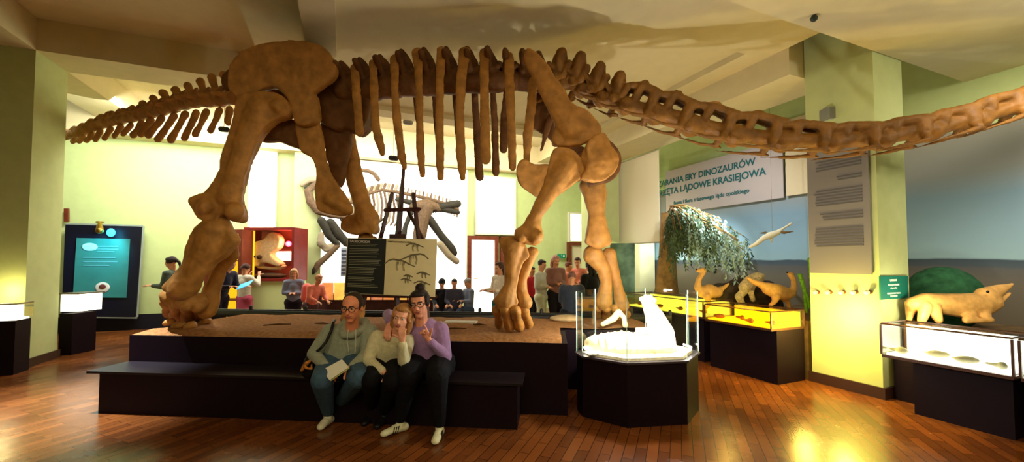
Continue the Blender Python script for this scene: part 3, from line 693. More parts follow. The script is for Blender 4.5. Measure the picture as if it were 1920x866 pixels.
YB = EA-.15
C4 = [at(647, 549, YB), at(815, 556, YB), at(819, 449, YB), at(653, 447, YB)]
def brd(fx, fy, off=0.0):
    lo = C4[0].lerp(C4[1], fx); hi = C4[3].lerp(C4[2], fx); return lo.lerp(hi, fy)+V((0, -off, 0))
def bquad(bm, x0, x1, y0, y1, off, t): prism(bm, [brd(x0, y0, off), brd(x1, y0, off), brd(x1, y1, off), brd(x0, y1, off)], (0, t, 0))
bm = NB(); bquad(bm, -.012, 1.0, -.01, 1.01, -.02, .03); obj('backing', bm, mat('board_edge', (196, 186, 150), .6), bd)
bm = NB(); bquad(bm, 0, .43, 0, 1.0, 0, .006); obj('text_panel', bm, mat('panel_black', (24, 26, 24), .5), bd)
bm = NB(); bquad(bm, .432, .995, .0, 1.0, 0, .006); dp = obj('drawing_panel', bm, mat('panel_cream', (206, 190, 146), .8, .1, 0, 8, .05), bd)
TXG = mat('board_text', (128, 126, 104), .7); TXT = mat('board_title', (190, 180, 170), .7); INK = mat('ink', (98, 88, 62), .8)
W_ = (C4[1]-C4[0]).length; xd = (C4[1]-C4[0]).normalized(); ud = (C4[3]-C4[0]).normalized()
textobj('SAUROPODA', .045, brd(.02, .93, .006), xd, ud, TXT, bd)
bm = NB(); yy = .905
paras = [(.34, 2), (.36, 4), (.38, 1), (.36, 4), (.33, 5), (.30, 3), (.35, 3)]
for wd, n in paras:
    for j in range(n):
        bquad(bm, .025, .025+wd*random.uniform(.82, 1.0), yy-.010, yy, .006, .002); yy -= .0285
    yy -= .030
obj('text_lines', bm, TXG, bd)
textobj('OPISTHOCOELICAUDIA', .030, brd(.45, .94, .006), xd, ud, INK, dp if False else bd)
def sketch(cx, cy, s, flip=1, kind=0):   # little skeleton drawings
    bm = NB(); P = lambda x, y: brd(cx+flip*x*s, cy+y*s*1.6, .007)
    if kind == 0: pts = [(-1, .05), (-.75, .28), (-.45, .36), (-.1, .30), (.2, .26), (.55, .08), (1, -.10)]
    else: pts = [(-.8, .15), (-.5, .3), (-.1, .32), (.3, .2), (.8, 0)]
    tube(bm, [(P(*p), .0055+.006*math.sin(PI*i/(len(pts)-1))) for i, p in enumerate(pts)], 6, .3, (0, 1, 0))
    for x in (-.12, 0, .12, .24): tube(bm, [(P(x, .26), .003), (P(x+.02, .02), .003)], 5, .3, (0, 1, 0))
    for x in (-.2, -.14, .22, .30): tube(bm, [(P(x, .2), .0045), (P(x-.05, -.1), .003), (P(x+.02, -.38), .003)], 5, .3, (0, 1, 0))
    ell(bm, P(pts[0][0], pts[0][1]), (.012, .003, .008), None, 8, 5)
    obj('skeleton_drawing', bm, INK, bd)
sketch(.76, .86, .12, 1, 1); sketch(.75, .65, .16, -1, 0); sketch(.60, .54, .17, 1, 0); sketch(.87, .37, .09, 1, 1); sketch(.70, .33, .06, 1, 1); sketch(.68, .26, .07, 1, 1); sketch(.86, .20, .11, 1, 1)
# narrow text strip behind board
o = None
ps = thing('text_strip', 'narrow white strip poster with small pictures just left of the board', 'poster', at(646, 518, 10.6))
bm = NB(); prism(bm, [at(639, 518, 10.6), at(650, 518, 10.6), at(650, 464, 10.6), at(640, 464, 10.6)], (0, .02, 0)); obj('sheet', bm, mat('strip_grey', (150, 158, 170), .8), ps)
bm = NB()
for i in range(7): prism(bm, [at(640, 468+i*7, 10.58), at(649, 468+i*7, 10.58), at(649, 471+i*7, 10.58), at(640, 471+i*7, 10.58)], (0, .01, 0))
obj('print', bm, mat('strip_ink', (70, 74, 90), .8), ps)

# --- relief skeleton mounted in front of the bright blind
RB = mat('relief_bone', (104, 82, 60), .7, .2, .4, 22, .35); RG = mat('relief_grey', (52, 48, 38), .7, .2, .4, 22, .3); RP = mat('relief_pale', (150, 136, 110), .8, .1)
YR = 11.0
def rY(x): return 11.72/(R1.y+R1.x*(x-960)/F)
rs = thing('theropod_skeleton', 'greyish mounted dinosaur skeleton against the bright white blind', 'dinosaur skeleton', at(715, 520, YR))
def rl(name, pts, m=RB, flat=.8, vox=.016, it=1):
    bm = NB(); limb(bm, [(x, y, w_, rY(x)) for x, y, w_ in pts], flat); return fobj(name, bm, m, rs, vox, it)
rl('skull', [(566, 346, 9), (578, 338, 12), (596, 336, 12), (606, 342, 9)], RP)
rl('jaw', [(572, 352, 5), (590, 346, 7), (602, 346, 7)], RG)
rl('neck', [(590, 345, 10), (578, 358, 15), (582, 378, 16), (596, 395, 15), (620, 403, 12), (650, 407, 10), (672, 400, 9)])
rl('shoulder_blade', [(672, 318, 8), (690, 320, 8), (702, 326, 8), (709, 336, 9)])
spine = [(640, 385), (668, 368), (690, 357), (715, 350), (745, 354), (775, 360), (805, 367), (835, 376), (858, 386)]
rl('backbone', [(x, y+6, 7) for x, y in spine])
for i in range(34):
    f = i/33*(len(spine)-1.001); j = int(f); t = f-j; x = spine[j][0]*(1-t)+spine[j+1][0]*t; y = spine[j][1]*(1-t)+spine[j+1][1]*t
    tall = 12 if x < 745 else 26-(x-745)*.03
    rl('neural_spine', [(x-1, y+6, 5.5), (x+3, y-tall*.45, 6)] if x < 745 else [(x-1, y+20, 3.4), (x+2, y-4, 3.6)], RB if i % 2 else RP, .8, .014, 0)
for i in range(12):
    x = 660+i*7.6; y0 = 366-8*math.sin(i/11*PI)
    rl('rib', [(x, y0, 4.6), (x+4, y0+25, 4.8), (x+1, y0+52, 4.4), (x-6+i*.2, y0+70-i*1.2, 3.6)], RB if i % 3 else RP, .8, .014, 0)
rl('gastralia', [(640, 412, 6), (670, 428, 6), (700, 424, 6), (722, 408, 4)], RG)
for i in range(16):
    x = 790+i*4.6; rl('chevron', [(x, 388, 4), (x-1, 400-(x-790)*.10, 4.4)], RG, .8, .014, 0)
rl('tail_vertebrae', [(745, 374, 9), (790, 384, 11), (825, 391, 12), (858, 398, 10)], RG)
rl('ilium', [(778, 388, 22), (800, 384, 24), (822, 390, 16)]); rl('tail_base', [(815, 390, 16), (840, 385, 15), (858, 382, 15)], RG)
rl('femur', [(800, 388, 28), (792, 412, 26), (787, 440, 26), (780, 470, 16)])
rl('tibia', [(806, 412, 16), (826, 440, 14), (846, 466, 17), (851, 474, 14)], RG)
rl('foot', [(826, 458, 14), (842, 478, 14), (856, 490, 12)], RP); rl('pubis', [(770, 400, 10), (760, 425, 9), (757, 440, 12)], RG)
rl('upper_arm', [(603, 414, 16), (610, 425, 17), (616, 440, 15), (633, 458, 11)], RG); rl('forearm', [(633, 460, 11), (614, 480, 11), (596, 496, 12), (590, 508, 9)])
rl('shoulder_girdle', [(620, 417, 16), (636, 440, 18), (650, 456, 15)], RG); rl('hand', [(601, 490, 9), (590, 506, 10), (587, 513, 5)], RG)
rl('breast_plate', [(602, 440, 12), (601, 456, 15), (612, 466, 14), (630, 458, 10)], RP, .4)
bm = NB()
for x, y in ((690, 365), (800, 390), (620, 405)): chain(bm, [(at(x, y, rY(x)), .02), (at(x, y, rY(x))+R1*.32, .02)], 6)
obj('wall_bracket', bm, DARK, rs)
# low display counter under the blind
LC = thing('low_counter', 'long dark counter with sloping orange picture panels under the skeleton blind', 'counter', at(720, 600, 9.7))
bm = NB(); a = at(590, 560, 9.7); b = at(812, 560, 9.9); 
hexa(bm, [V((a.x, a.y, 0)), V((b.x, b.y, 0)), V((b.x, b.y+.5, 0)), V((a.x, a.y+.5, 0)), V((a.x, a.y, .80)), V((b.x, b.y, .80)), V((b.x, b.y+.5, .80)), V((a.x, a.y+.5, .80))]); obj('body', bm, mat('counter_dark', (70, 40, 34), .5, .3, .2, 5, .3), LC)
oc_ = [(190, 110, 40), (222, 160, 60), (200, 96, 36), (212, 140, 70), (176, 100, 60)]
for i in range(9):
    x0 = 604+i*23; bm = NB()
    prism(bm, [at(x0, 562, 9.6), at(x0+21, 562, 9.6), at(x0+21, 530, 9.95), at(x0, 530, 9.95)], (0, .02, .0)); o = obj('picture_panel', bm, mat('picture_orange_%d' % (i % 5), oc_[i % 5], .6, .2, 0, 4, .35), LC)

# --- duck-bill skull cabinet
YC = 9.62
cb = thing('skull_cabinet', 'dark red wooden wall cabinet lit by red lamps, crested skull inside', 'display cabinet', V((at(504, 526, YC).x, YC, 0)))
x0, x1 = at(456, 475, YC).x, at(551, 475, YC).x; z0, z1 = at(504, 527, YC).z, at(504, 426, YC).z
RW = mat('cabinet_red', (120, 30, 22), .5, .3, .1, 6, .2)
bm = NB(); t = .06
box(bm, ((x0+x1)/2, YC+.62, (z0+z1)/2), (x1-x0, .05, z1-z0)); obj('back_panel', bm, mat('cabinet_back', (130, 42, 20), .7), cb)
bm = NB(); box(bm, (x0+t/2, YC+.3, (z0+z1)/2), (t, .6, z1-z0)); box(bm, (x1-t/2, YC+.3, (z0+z1)/2), (t, .6, z1-z0)); box(bm, ((x0+x1)/2, YC+.3, z1-t/2), (x1-x0-2*t, .6, t)); box(bm, ((x0+x1)/2, YC+.3, z0+t/2), (x1-x0-2*t, .6, t)); obj('carcass', bm, RW, cb)
bm = NB(); box(bm, ((x0+x1)/2, YC+.02, (z0+z1)/2), (x1-x0-2*t-.004, .006, z1-z0-2*t-.004)); obj('glass', bm, GLASS, cb)
bm = NB(); box(bm, ((x0+x1)/2, YC+.33, z0/2-.003), ((x1-x0)*.98, .55, z0-.006)); obj('pedestal', bm, mat('pedestal_green', (196, 206, 140), .7), cb)
for (x, y, c, e) in ((469, 441, (255, 120, 170), 30), (541, 457, (255, 60, 90), 22)):
    bm = NB(); ell(bm, at(x, y, YC+.35), (.07, .07, .07)); obj('red_lamp', bm, mat('lamp_%d' % x, c, .5, 0, emit=c, es=6), cb); lamp('cabinet_lamp', 'POINT', at(x, y, YC+.2), e, (1, .45, .25), .05)
bm = NB(); prism(bm, [at(516, 489, YC+.5), at(546, 489, YC+.5), at(546, 471, YC+.5), at(516, 471, YC+.5)], (0, .01, 0)); obj('label_card', bm, mat('lit_label', (255, 250, 235), .8, 0, emit=(255, 245, 225), es=.9), cb)
dk = thing('crested_skull', 'pale crested dinosaur skull inside the red lit cabinet', 'skull', at(500, 510, YC+.3))
SK = mat('skull_bone', (220, 190, 140), .7, .2, .3, 18, .2)
bm = NB(); Ys = YC+.3
blade(bm, [(508, 438), (518, 436), (527, 443), (530, 453), (526, 464), (518, 470), (512, 477), (520, 486), (531, 494), (526, 500), (508, 494), (494, 492), (488, 500), (470, 494), (463, 486), (464, 472), (472, 460), (484, 453), (498, 449)], Ys, .22)
limb(bm, [(470, 480, 18, Ys), (486, 470, 20, Ys), (505, 458, 16, Ys), (518, 444, 14, Ys)], .8); fobj('cranium', bm, SK, dk, .018, 2)
bm = NB(); limb(bm, [(486, 500, 7, Ys), (505, 503, 6, Ys), (524, 503, 7, Ys), (534, 499, 6, Ys)], 1.2); fobj('lower_jaw', bm, SK, dk, .016, 2)
for (x, y, r) in ((474, 481, .05), (486, 482, .055)):
    bm = NB(); ell(bm, at(x, y, Ys-.15), (r*1.1, .05, r)); obj('eye_socket', bm, mat('socket_dark', (70, 44, 22), .8), dk, True)
bm = NB(); ell(bm, at(506, 515, YC+.3)-V((0, 0, .02)), (.42, .2, .07)); o = fobj('boulder', bm, mat('rock_brown', (84, 62, 44), .9, .1, .6, 10, .3), None, .025, 2); tag(o, 'rough brown rock base under the crested skull in the cabinet', 'rock')
# yellow lit shelf cabinet behind the near hind leg
YY = 9.3
yc = thing('lit_shelf_cabinet', 'tall yellow glowing display cabinet behind the near hind leg', 'display cabinet', V((at(420, 520, YY).x, YY, 0)))
x0, x1 = at(384, 475, YY).x, at(453, 475, YY).x; z1 = at(420, 430, YY).z
bm = NB(); box(bm, ((x0+x1)/2, YY+.45, z1/2), (x1-x0, .05, z1)); obj('back_panel', bm, mat('yellow_panel', (250, 200, 40), .6, 0, emit=(255, 200, 30), es=.8), yc)
bm = NB(); t = .08; box(bm, (x0+t/2, YY+.2, z1/2), (t, .4, z1)); box(bm, (x1-t/2, YY+.2, z1/2), (t, .4, z1)); box(bm, ((x0+x1)/2, YY+.2, z1-t/2), (x1-x0-2*t, .4, t)); obj('carcass', bm, WOOD, yc)
for z in (.7, 1.15, 1.6, 2.0):
    bm = NB(); box(bm, ((x0+x1)/2, YY+.22, z), (x1-x0-2*t-.01, .36, .03)); obj('shelf', bm, WOOD, yc)
# --- teal display board on the far left wall
tb = thing('teal_display_panel', 'black framed wall panel with glowing teal poster and a small round emblem', 'display panel', onv(190, 592, 12.1))
bp = lambda x, y, v: onv(x, y, v)
def vrect(bm, pts, v, t): prism(bm, [onv(x, y, v) for x, y in pts], R1*t)
bm = NB(); vrect(bm, [(118, 592), (256, 594), (268, 425), (125, 421)], 12.02, .10); obj('frame', bm, mat('frame_navy', (14, 14, 30), .4, .4), tb)
bm = NB(); vrect(bm, [(117, 595), (257, 597), (257, 593), (117, 591)], 11.99, .03); vrect(bm, [(256, 594), (259, 594), (271, 424), (268, 424)], 11.99, .03); vrect(bm, [(124, 422), (268, 425), (268, 422), (124, 418)], 11.99, .03); obj('rim', bm, mat('rim_silver', (150, 160, 150), .4, .5), tb)
bm = NB(); vrect(bm, [(137, 557), (237, 558), (244, 448), (144, 446)], 11.955, .02); obj('poster', bm, mat('teal_poster', (52, 118, 110), .5, .3, 0, 3, .15, emit=(20, 90, 95), es=.25), tb)
bm = NB(); p = onv(192, 539, 11.94); ell(bm, p, (.13, .012, .12), Matrix.Rotation(ROOM, 3, 'Z')); obj('emblem', bm, mat('emblem_white', (220, 205, 190), .7), tb, True)
bm = NB(); p = onv(192, 537, 11.92); ell(bm, p, (.06, .012, .05), Matrix.Rotation(ROOM, 3, 'Z')); obj('emblem_centre', bm, mat('emblem_red', (110, 50, 40), .7), tb, True)
bm = NB(); p = onv(168, 463, 11.94); ell(bm, p, (.14, .012, .09), Matrix.Rotation(ROOM, 3, 'Z')); obj('logo', bm, mat('logo_pale', (170, 225, 235), .7), tb, True)
bm = NB()
for (xa, xb, y) in ((182, 222, 461), (182, 222, 466), (182, 214, 471), (156, 216, 482), (156, 220, 490), (156, 205, 497)): vrect(bm, [(xa, y+1.5), (xb, y+1.8), (xb, y), (xa, y)], 11.94, .006)
obj('text_lines', bm, mat('teal_text', (92, 156, 160), .7), tb)
sl = thing('picture_lamp', 'small brass cone lamp clipped above the teal panel', 'lamp', onv(187, 430, 11.8))
bm = NB(); p = onv(187, 418, 11.9); q = onv(187, 432, 11.75); cap(bm, p, q, .035, .075, 12); obj('lamp_shade', bm, mat('brass', (190, 150, 70)), sl, True)
bm = NB(); cap(bm, onv(181, 416, 11.97), onv(194, 416, 11.97), .02); obj('bracket', bm, mat('brass', (190, 150, 70)), sl, True)
bm = NB(); ell(bm, onv(208, 436, 11.80), (.09, .05, .09)); o = obj('blue_spotlight', bm, mat('blue_glow', (60, 200, 250), .5, 0, emit=(40, 190, 250), es=5), None, True); tag(o, 'round glowing blue spotlight on the black frame of the teal panel', 'lamp')
lamp('teal_lamp', 'SPOT', onv(205, 436, 11.45), 60, (.1, .75, 1), .05, onv(190, 480, 12.0), 100, .9)
bm = NB(); vrect(bm, [(121, 416), (129, 416), (129, 391), (121, 391)], 12.12, .06); o = obj('wall_switch', bm, WOOD); tag(o, 'small dark box on the wall above the corner of the teal panel', 'wall box')
# plinth strip under it
bm = NB(); ubox(bm, -5.2, -4.32, 11.5, 11.98, 0, .42)
# --- left cases by the left pillar
lc = thing('corner_case', 'glaring lit table case on dark pedestal at the left edge, before the pillar', 'display case', gp(-20, 720))
p = gp(36, 700); uu = p.dot(R2); vv = p.dot(R1)
zt0 = .80; Yc = p.y
za = onv(38, 597, vv).z; zb_ = onv(38, 570, vv).z
bm = NB(); vv = min(vv, 7.98); ubox(bm, uu-1.5, uu-.02, vv+.02, vv+.33, 0, za-.02); obj('pedestal', bm, PLINTH, lc)
LB = mat('case_glow', (255, 252, 240), .8, 0, emit=(255, 245, 215), es=2.2)
bm = NB(); ubox(bm, uu-1.48, uu-.03, vv+.03, vv+.31, za-.018, za+.01); obj('lit_bed', bm, LB, lc)
bm = NB(); g_ = [uv(uu-1.5, vv), uv(uu, vv), uv(uu, vv+.34), uv(uu-1.5, vv+.34)]; panes(bm, g_, za+.011, zb_); obj('glass', bm, GLASS, lc)
bm = NB(); ubox(bm, uu-1.42, uu-.09, vv+.28, vv+.31, za+.012, zb_-.02); obj('lit_back', bm, LB, lc)
bm = NB(); ubox(bm, uu-1.5, uu, vv, vv+.34, zb_+.001, zb_+.02); obj('lid', bm, mat('lid_glass', (120, 110, 90), .3, .5), lc)
lamp('corner_lamp', 'POINT', uv(uu-.25, vv+.2, zb_+.16), 9, (1, .85, .35), .1)
sc_ = thing('small_wall_case', 'small glaring white case on a dark stand beside the left pillar', 'display case', gp(122, 668))
q0 = gp(112, 668); q0z = q0.y
bm = NB(); a = at(108, 588, 6.72); b = at(146, 580, 6.9); zt = at(126, 552, 6.8).z; zb2 = at(126, 588, 6.8).z
bx0, bx1 = at(113, 588, 6.95).x, at(146, 588, 6.95).x
box(bm, ((bx0+bx1)/2, 7.15, (zt+zb2)/2), (bx1-bx0, .4, zt-zb2-.03)); obj('lit_bed', bm, LB, sc_)
bm = NB(); box(bm, ((bx0+bx1)/2, 7.15, zt), (bx1-bx0+.05, .45, .02)); obj('lid', bm, mat('lid_glass', (120, 110, 90)), sc_)
bm = NB(); box(bm, ((bx0+bx1)/2-.05, 7.15, zb2/2-.01), ((bx1-bx0)*.75, .4, zb2-.02)); obj('pedestal', bm, PLINTH, sc_)
# --- aquarium-coloured poster between the far leg and the lit column
ap = thing('reef_poster', 'blue and green painted poster board behind the far foreleg', 'poster', at(1168, 600, 9.3))
bm = NB(); prism(bm, [at(1144, 600, 9.3), at(1190, 600, 9.3), at(1190, 456, 9.3), at(1144, 456, 9.3)], (0, .03, 0)); obj('print', bm, mat('reef_print', (140, 184, 168), .7, .1, 0, 2.5, .8), ap)
bm = NB()
for sx in (1147, 1187): cap(bm, V((at(sx, 600, 9.3).x, 9.35, .02)), V((at(sx, 600, 9.3).x, 9.35, at(sx, 596, 9.3).z)), .02, seg=8)
obj('stand', bm, DARK, ap)
# --- hanging white screen near right
hs = thing('hanging_screen', 'large blank cream fabric screen hanging above head height by the forelegs', 'screen', onu(1190, 454, 6.5))
bm = NB(); a = onu(1237, 452, 6.5); b = onu(1145, 455, 6.5); v0, v1 = a.dot(R1), b.dot(R1)
ubox(bm, 6.49, 6.51, v0, v1+1.2, 2.03, 4.08); obj('fabric', bm, mat('screen_fabric', (236, 226, 196), .85, .1), hs)
for z in (2.02, 4.09):
    bm = NB(); cap(bm, uv(6.5, v0-.03, z), uv(6.5, v1+1.2, z), .02, seg=8); obj('batten', bm, mat('batten', (190, 180, 150), .5), hs, True)
for v_ in (v0+.1, v1+1.0):
  bm = NB(); cap(bm, uv(6.5, v_, 4.1), uv(6.5, v_, ZS-.01), .005, seg=5)
  obj('cord', bm, mat('cord', (120, 110, 90), .7), hs)
# lit white column behind the screen
bm = NB(); ubox(bm, 7.25, 7.75, 8.6, 9.1, 0, 4.4); struct('wall_column_white', bm, mat('column_white', (240, 240, 205), .8))
lamp('column_lamp', 'POINT', uv(6.9, 7.9, 1.9), 40, (1, 1, .75), .1)
# --- exhibition banner over the mural
bn = thing('title_banner', 'grey banner with green exhibition title lettering above the mural', 'banner', onu(1350, 390, 7.85))
p0, p1, p2, p3 = onu(1238, 404, 7.85), onu(1470, 372, 7.85), onu(1470, 284, 7.85), onu(1238, 300, 7.85)
v_l, v_r = p0.dot(R1), p1.dot(R1)
bm = NB(); ubox(bm, 7.84, 7.86, v_r, min(v_l+1.2, 8.25), 2.82, 3.95); obj('fabric', bm, mat('banner_grey', (178, 164, 158), .8, .1), bn)
GT = mat('green_lettering', (22, 92, 92), .7)
xl = -R1; 
def btext(s, px, py, size): 
    p = onu(px, py, 7.83); textobj(s, size, p, xl, (0, 0, 1), GT, bn, 'RIGHT')
btext('U ZARANIA ERY DINOZAURÓW', 1416, 308, .205)
btext('ZWIERZĘTA LĄDOWE KRASIEJOWA', 1436, 327, .215)
btext('fauna i flora triasowego lądu opolskiego', 1405, 360, .13)
bm = NB(); ubox(bm, 7.84, 7.88, v_r-1.2, v_r-.05, 2.84, 4.3); o = obj('blank_panel', bm, mat('beige_panel', (206, 186, 150), .8)); tag(o, 'blank beige wall panel between the title banner and the pillar', 'panel')
# --- posters on the right pillar
pp = thing('pillar_poster', 'tall grey text poster covering the left face of the right pillar', 'poster', onu(1577, 513, 5.77))
qa, qb = onu(1635, 512, 5.77), onu(1519, 512, 5.77); zt_, zb_2 = 3.15, onu(1577, 513, 5.77).z
bm = NB(); ubox(bm, 5.765, 5.785, qa.dot(R1), qb.dot(R1), zb_2, zt_); obj('sheet', bm, mat('poster_grey', (128, 122, 120), .7), pp)
bm = NB(); vA, vB = qa.dot(R1), qb.dot(R1); zz = zt_-.25
for n, wd in ((4, .75), (2, .4), (6, .8), (3, .7), (7, .8), (2, .3), (4, .8)):
    for j in range(n):
        if zz < zb_2+.3: break
        e = vA+(.10+.0)*(vB-vA); f = e+(vB-vA)*wd*random.uniform(.9, 1)
        ubox(bm, 5.759, 5.765, e, f, zz-.018, zz); zz -= .037
    zz -= .08
obj('text_lines', bm, mat('poster_text', (92, 88, 88), .7), pp)
for i, x in enumerate((1529, 1552, 1577, 1600, 1626)):
    p = onu(x, 548, 5.74); t_ = thing('coat_knob', 'round white wall knob in the row below the pillar poster, %s' % ('furthest from the camera', 'second furthest', 'middle one', 'second nearest', 'nearest to the green sign')[i], 'knob', p, 'row of knobs on the right pillar')
    bm = NB(); cap(bm, p, p+R2*.05, .018, .018, 10); ell(bm, p-R2*.01, (.03, .03, .03)); obj('knob', bm, mat('knob_white', (225, 220, 190), .4, .5), t_, True)
    bm = NB(); cap(bm, p+R2*.035, p+R2*.055, .026, .026, 12); obj('base', bm, WOOD, t_, True)
gs = thing('green_sign', 'square dark green text sign on the front face of the right pillar', 'sign', onv(1675, 560, 2.72))
bm = NB(); vrect(bm, [(1650, 562), (1702, 558), (1701, 517), (1649, 518)], 2.715, .016); obj('plate', bm, mat('sign_green', (18, 104, 88), .5), gs)
pA = onv(1650, 562, 2.7); pB = onv(1702, 558, 2.7)
def sgn(s, px, py, size): textobj(s, size, onv(px, py, 2.70), R2, (0, 0, 1), mat('sign_white', (225, 240, 220), .7), gs, 'CENTER')
sgn('UWAGA!', 1675, 527, .035); sgn('Prosimy nie dotykać', 1676, 535, .028); sgn('eksponatów', 1676, 541, .028); sgn('PLEASE DO NOT TOUCH', 1676, 551, .024); sgn('THE EXHIBITS', 1676, 556, .024)
# hanging spotlight by the pillar
hl = thing('hanging_spotlight', 'boxy grey floodlight hanging from the beam beside the right pillar', 'lamp', at(1570, 226, 5.2))
bm = NB(); box(bm, at(1570, 214, 5.2), (.34, .16, .15), -.1); obj('housing', bm, mat('lamp_grey', (112, 112, 104), .35, .5), hl)
bm = NB(); box(bm, at(1570, 225, 5.2), (.28, .13, .012), -.1); obj('lens', bm, mat('lamp_lens', (170, 175, 170), .2, .5), hl)
bm = NB(); p = at(1580, 208, 5.2); cap(bm, p, V((p.x, p.y, 4.1-.01)), .008, seg=6); obj('rod', bm, mat('rod_grey', (120, 125, 90), .5), hl)
for i, (x, y, Y) in enumerate(((420, 242, 8.0), (738, 296, 8.4), (765, 229, 8.6))):
    t_ = thing('track_spotlight', ('small black spotlight hanging below the tail bones', 'small dark spotlight hanging left of the fourth long rib', 'small grey spotlight seen between the ribs, higher than its neighbour')[i], 'lamp', at(x, y, Y), 'small hanging spotlights')
    bm = NB(); cap(bm, at(x-5, y, Y), at(x+5, y+1, Y), .055, .055, 12); obj('housing', bm, mat('spot_dark_%d' % i, ((30, 34, 34), (60, 62, 74), (150, 150, 150))[i], .4, .4), t_, True)
    bm = NB(); p = at(x, y-5, Y); cap(bm, p, V((p.x, p.y, min(ZB, 4.56 if i else 4.8)+.0)), .006, seg=5); obj('wire', bm, mat('wire_pale', (225, 220, 190), .6), t_)
p = at(1526, 29, (4.1-1.6)/ray(1526, 29).z*ray(1526, 29).y)
bm = NB(); cap(bm, p-V((0, 0, .03)), p-V((0, 0, .0)), .035, .02, 12); o = obj('smoke_detector', bm, mat('detector_dark', (40, 50, 40), .5), None, True); tag(o, 'tiny dark round detector on the white ceiling beam', 'smoke detector')
# exit sign
XE = onv(1053, 480, 12.1)
ex = thing('exit_sign', 'small green running-man exit sign on the pale far wall', 'sign', XE)
bm = NB(); box(bm, XE, (.30, .05, .14), ROOM); obj('plate', bm, mat('exit_green', (10, 120, 80), .6, .2, emit=(10, 130, 90), es=.3), ex)
bm = NB(); c = XE-R1*.03
chain(bm, [(c+V((-.03, 0, .035)), .012), (c+V((-.03, 0, .034)), .012)], 6); chain(bm, [(c+V((-.03, 0, .01)), .010), (c+V((-.045, 0, -.015)), .008), (c+V((-.07, 0, -.03)), .006)], 6); chain(bm, [(c+V((-.04, 0, -.01)), .008), (c+V((-.02, 0, -.035)), .006)], 6); box(bm, c+V((.06, 0, 0)), (.05, .01, .07))
obj('pictogram', bm, WHITE, ex)
# --- right-hand table cases
AMB = mat('amber_bed', (255, 190, 30), .8, 0, emit=(255, 170, 10), es=1.5); WHB = mat('white_bed', (255, 252, 240), .8, 0, emit=(255, 250, 232), es=2.4)
FR = mat('case_frame', (70, 40, 22), .4, .4)
def tcase(label, u0, u1, v0, v1, zb, zt, pu0, pv0, pv1, bed, items, icol, short):
    c = uv((u0+u1)/2, (v0+v1)/2)
    t_ = thing('table_case', label, 'display case', c, 'lit glass table cases along the mural')
    bm = NB(); ubox(bm, pu0, u1, pv0, pv1, 0, zb-.03); obj('pedestal', bm, PLINTH, t_)
    bm = NB(); ubox(bm, u0, u1, v0, v1, zb-.029, zb); obj('base_board', bm, FR, t_)
    bm = NB(); ubox(bm, u0+.03, u1-.03, v0+.03, v1-.03, zb+.001, zb+.02); obj('lit_bed', bm, bed, t_)
    bm = NB(); ubox(bm, u1-.05, u1-.03, v0+.03, v1-.03, zb+.021, zt-.02); obj('lit_back', bm, bed, t_)
    bm = NB(); panes(bm, [uv(u0, v0), uv(u1, v0), uv(u1, v1), uv(u0, v1)], zb+.001, zt); obj('glass', bm, GLASS, t_)
    bm = NB(); r = .009
    for (a, b) in ((u0, v0), (u1, v0), (u0, v1), (u1, v1)): box(bm, uv(a, b, (zb+zt)/2), (.018, .018, zt-zb-.002), ROOM)
    for (a, b, c_, d) in ((u0, v0, u1, v0), (u0, v1, u1, v1), (u0, v0, u0, v1), (u1, v0, u1, v1)):
        chain(bm, [(uv(a, b, zt+.01), r), (uv(c_, d, zt+.01), r)], 4)
    obj('frame', bm, FR, t_)
    bm = NB(); ubox(bm, u0+.01, u1-.01, v0+.01, v1-.01, zt+.002, zt+.008); obj('lid_glass', bm, GLASS, t_)
    for i in range(items):
        bm = NB(); f = (i+.5)/items; p = uv(u0+.12+.3*random.random()*(u1-u0), v0+(v1-v0)*f, zb+.021)
        ell(bm, p+V((0, 0, .03)), (random.uniform(.04, .09), random.uniform(.03, .06), .035), Matrix.Rotation(random.random()*3, 3, 'Z')); cap(bm, p+V((0, 0, .03)), p+R1*.1+V((0, 0, .03)), .025, .012)
        o = fobj('fossil', bm, mat('fossil_'+icol, {'amber': (150, 90, 20), 'grey': (150, 146, 120)}[icol], .7, .2, .3, 20, .2), None, .009, 1)
        tag(o, 'small %s fossil in the %s table case, %s' % (('brown' if icol == 'amber' else 'grey'), short, ('nearest the camera', 'second nearest', 'third nearest', 'farthest from the camera')[i]), 'fossil', 'small fossils in the %s table case' % short)
tcase('amber glowing table case left of the right pillar, below the bird-like models', 5.1, 5.75, 3.56, 4.6, .72, .93, 5.2, 3.56, 4.6, AMB, 4, 'amber', 'amber glowing')
tcase('pale yellow glowing table case, furthest along the row behind the octagonal glass', 5.2, 5.85, 4.72, 6.6, .72, .95, 5.3, 4.8, 6.5, mat('yellow_bed', (255, 240, 90), .8, 0, emit=(255, 235, 70), es=1.6), 4, 'amber', 'pale yellow')
tcase('white glaring long table case right of the pillar, below the crocodile-like model', 5.3, 5.78, 1.58, 2.5, .61, .925, 5.55, 1.66, 2.35, WHB, 4, 'grey', 'long white')
tcase('table case cut off by the right edge of the picture', 5.3, 5.9, .2, 1.54, .61, .925, 5.55, .3, 1.5, WHB, 3, 'grey', 'cut-off right')
lamp('amber_lamp', 'POINT', uv(5.3, 3.3, .78), 26, (1, .72, .12), .08)
lamp('pillar_glow', 'POINT', uv(5.45, 2.95, .95), 44, (1, .80, .16), .06)
lamp('floor_glow', 'SPOT', uv(5.15, 2.3, 1.3), 30, (1, .62, .10), .05, uv(4.9, 2.6, 0), 140, 1.0)  # unseen spot added for the golden stripe of light along the cases
lamp('floor_glow_far', 'SPOT', uv(4.95, 4.1, 1.3), 40, (1, .62, .10), .05, uv(4.7, 4.0, 0), 140, 1.0)  # second added spot, continues the golden stripe further back
lamp('white_case_lamp', 'POINT', uv(5.9, 2.3, 1.15), 15, (1, .9, .6), .06)
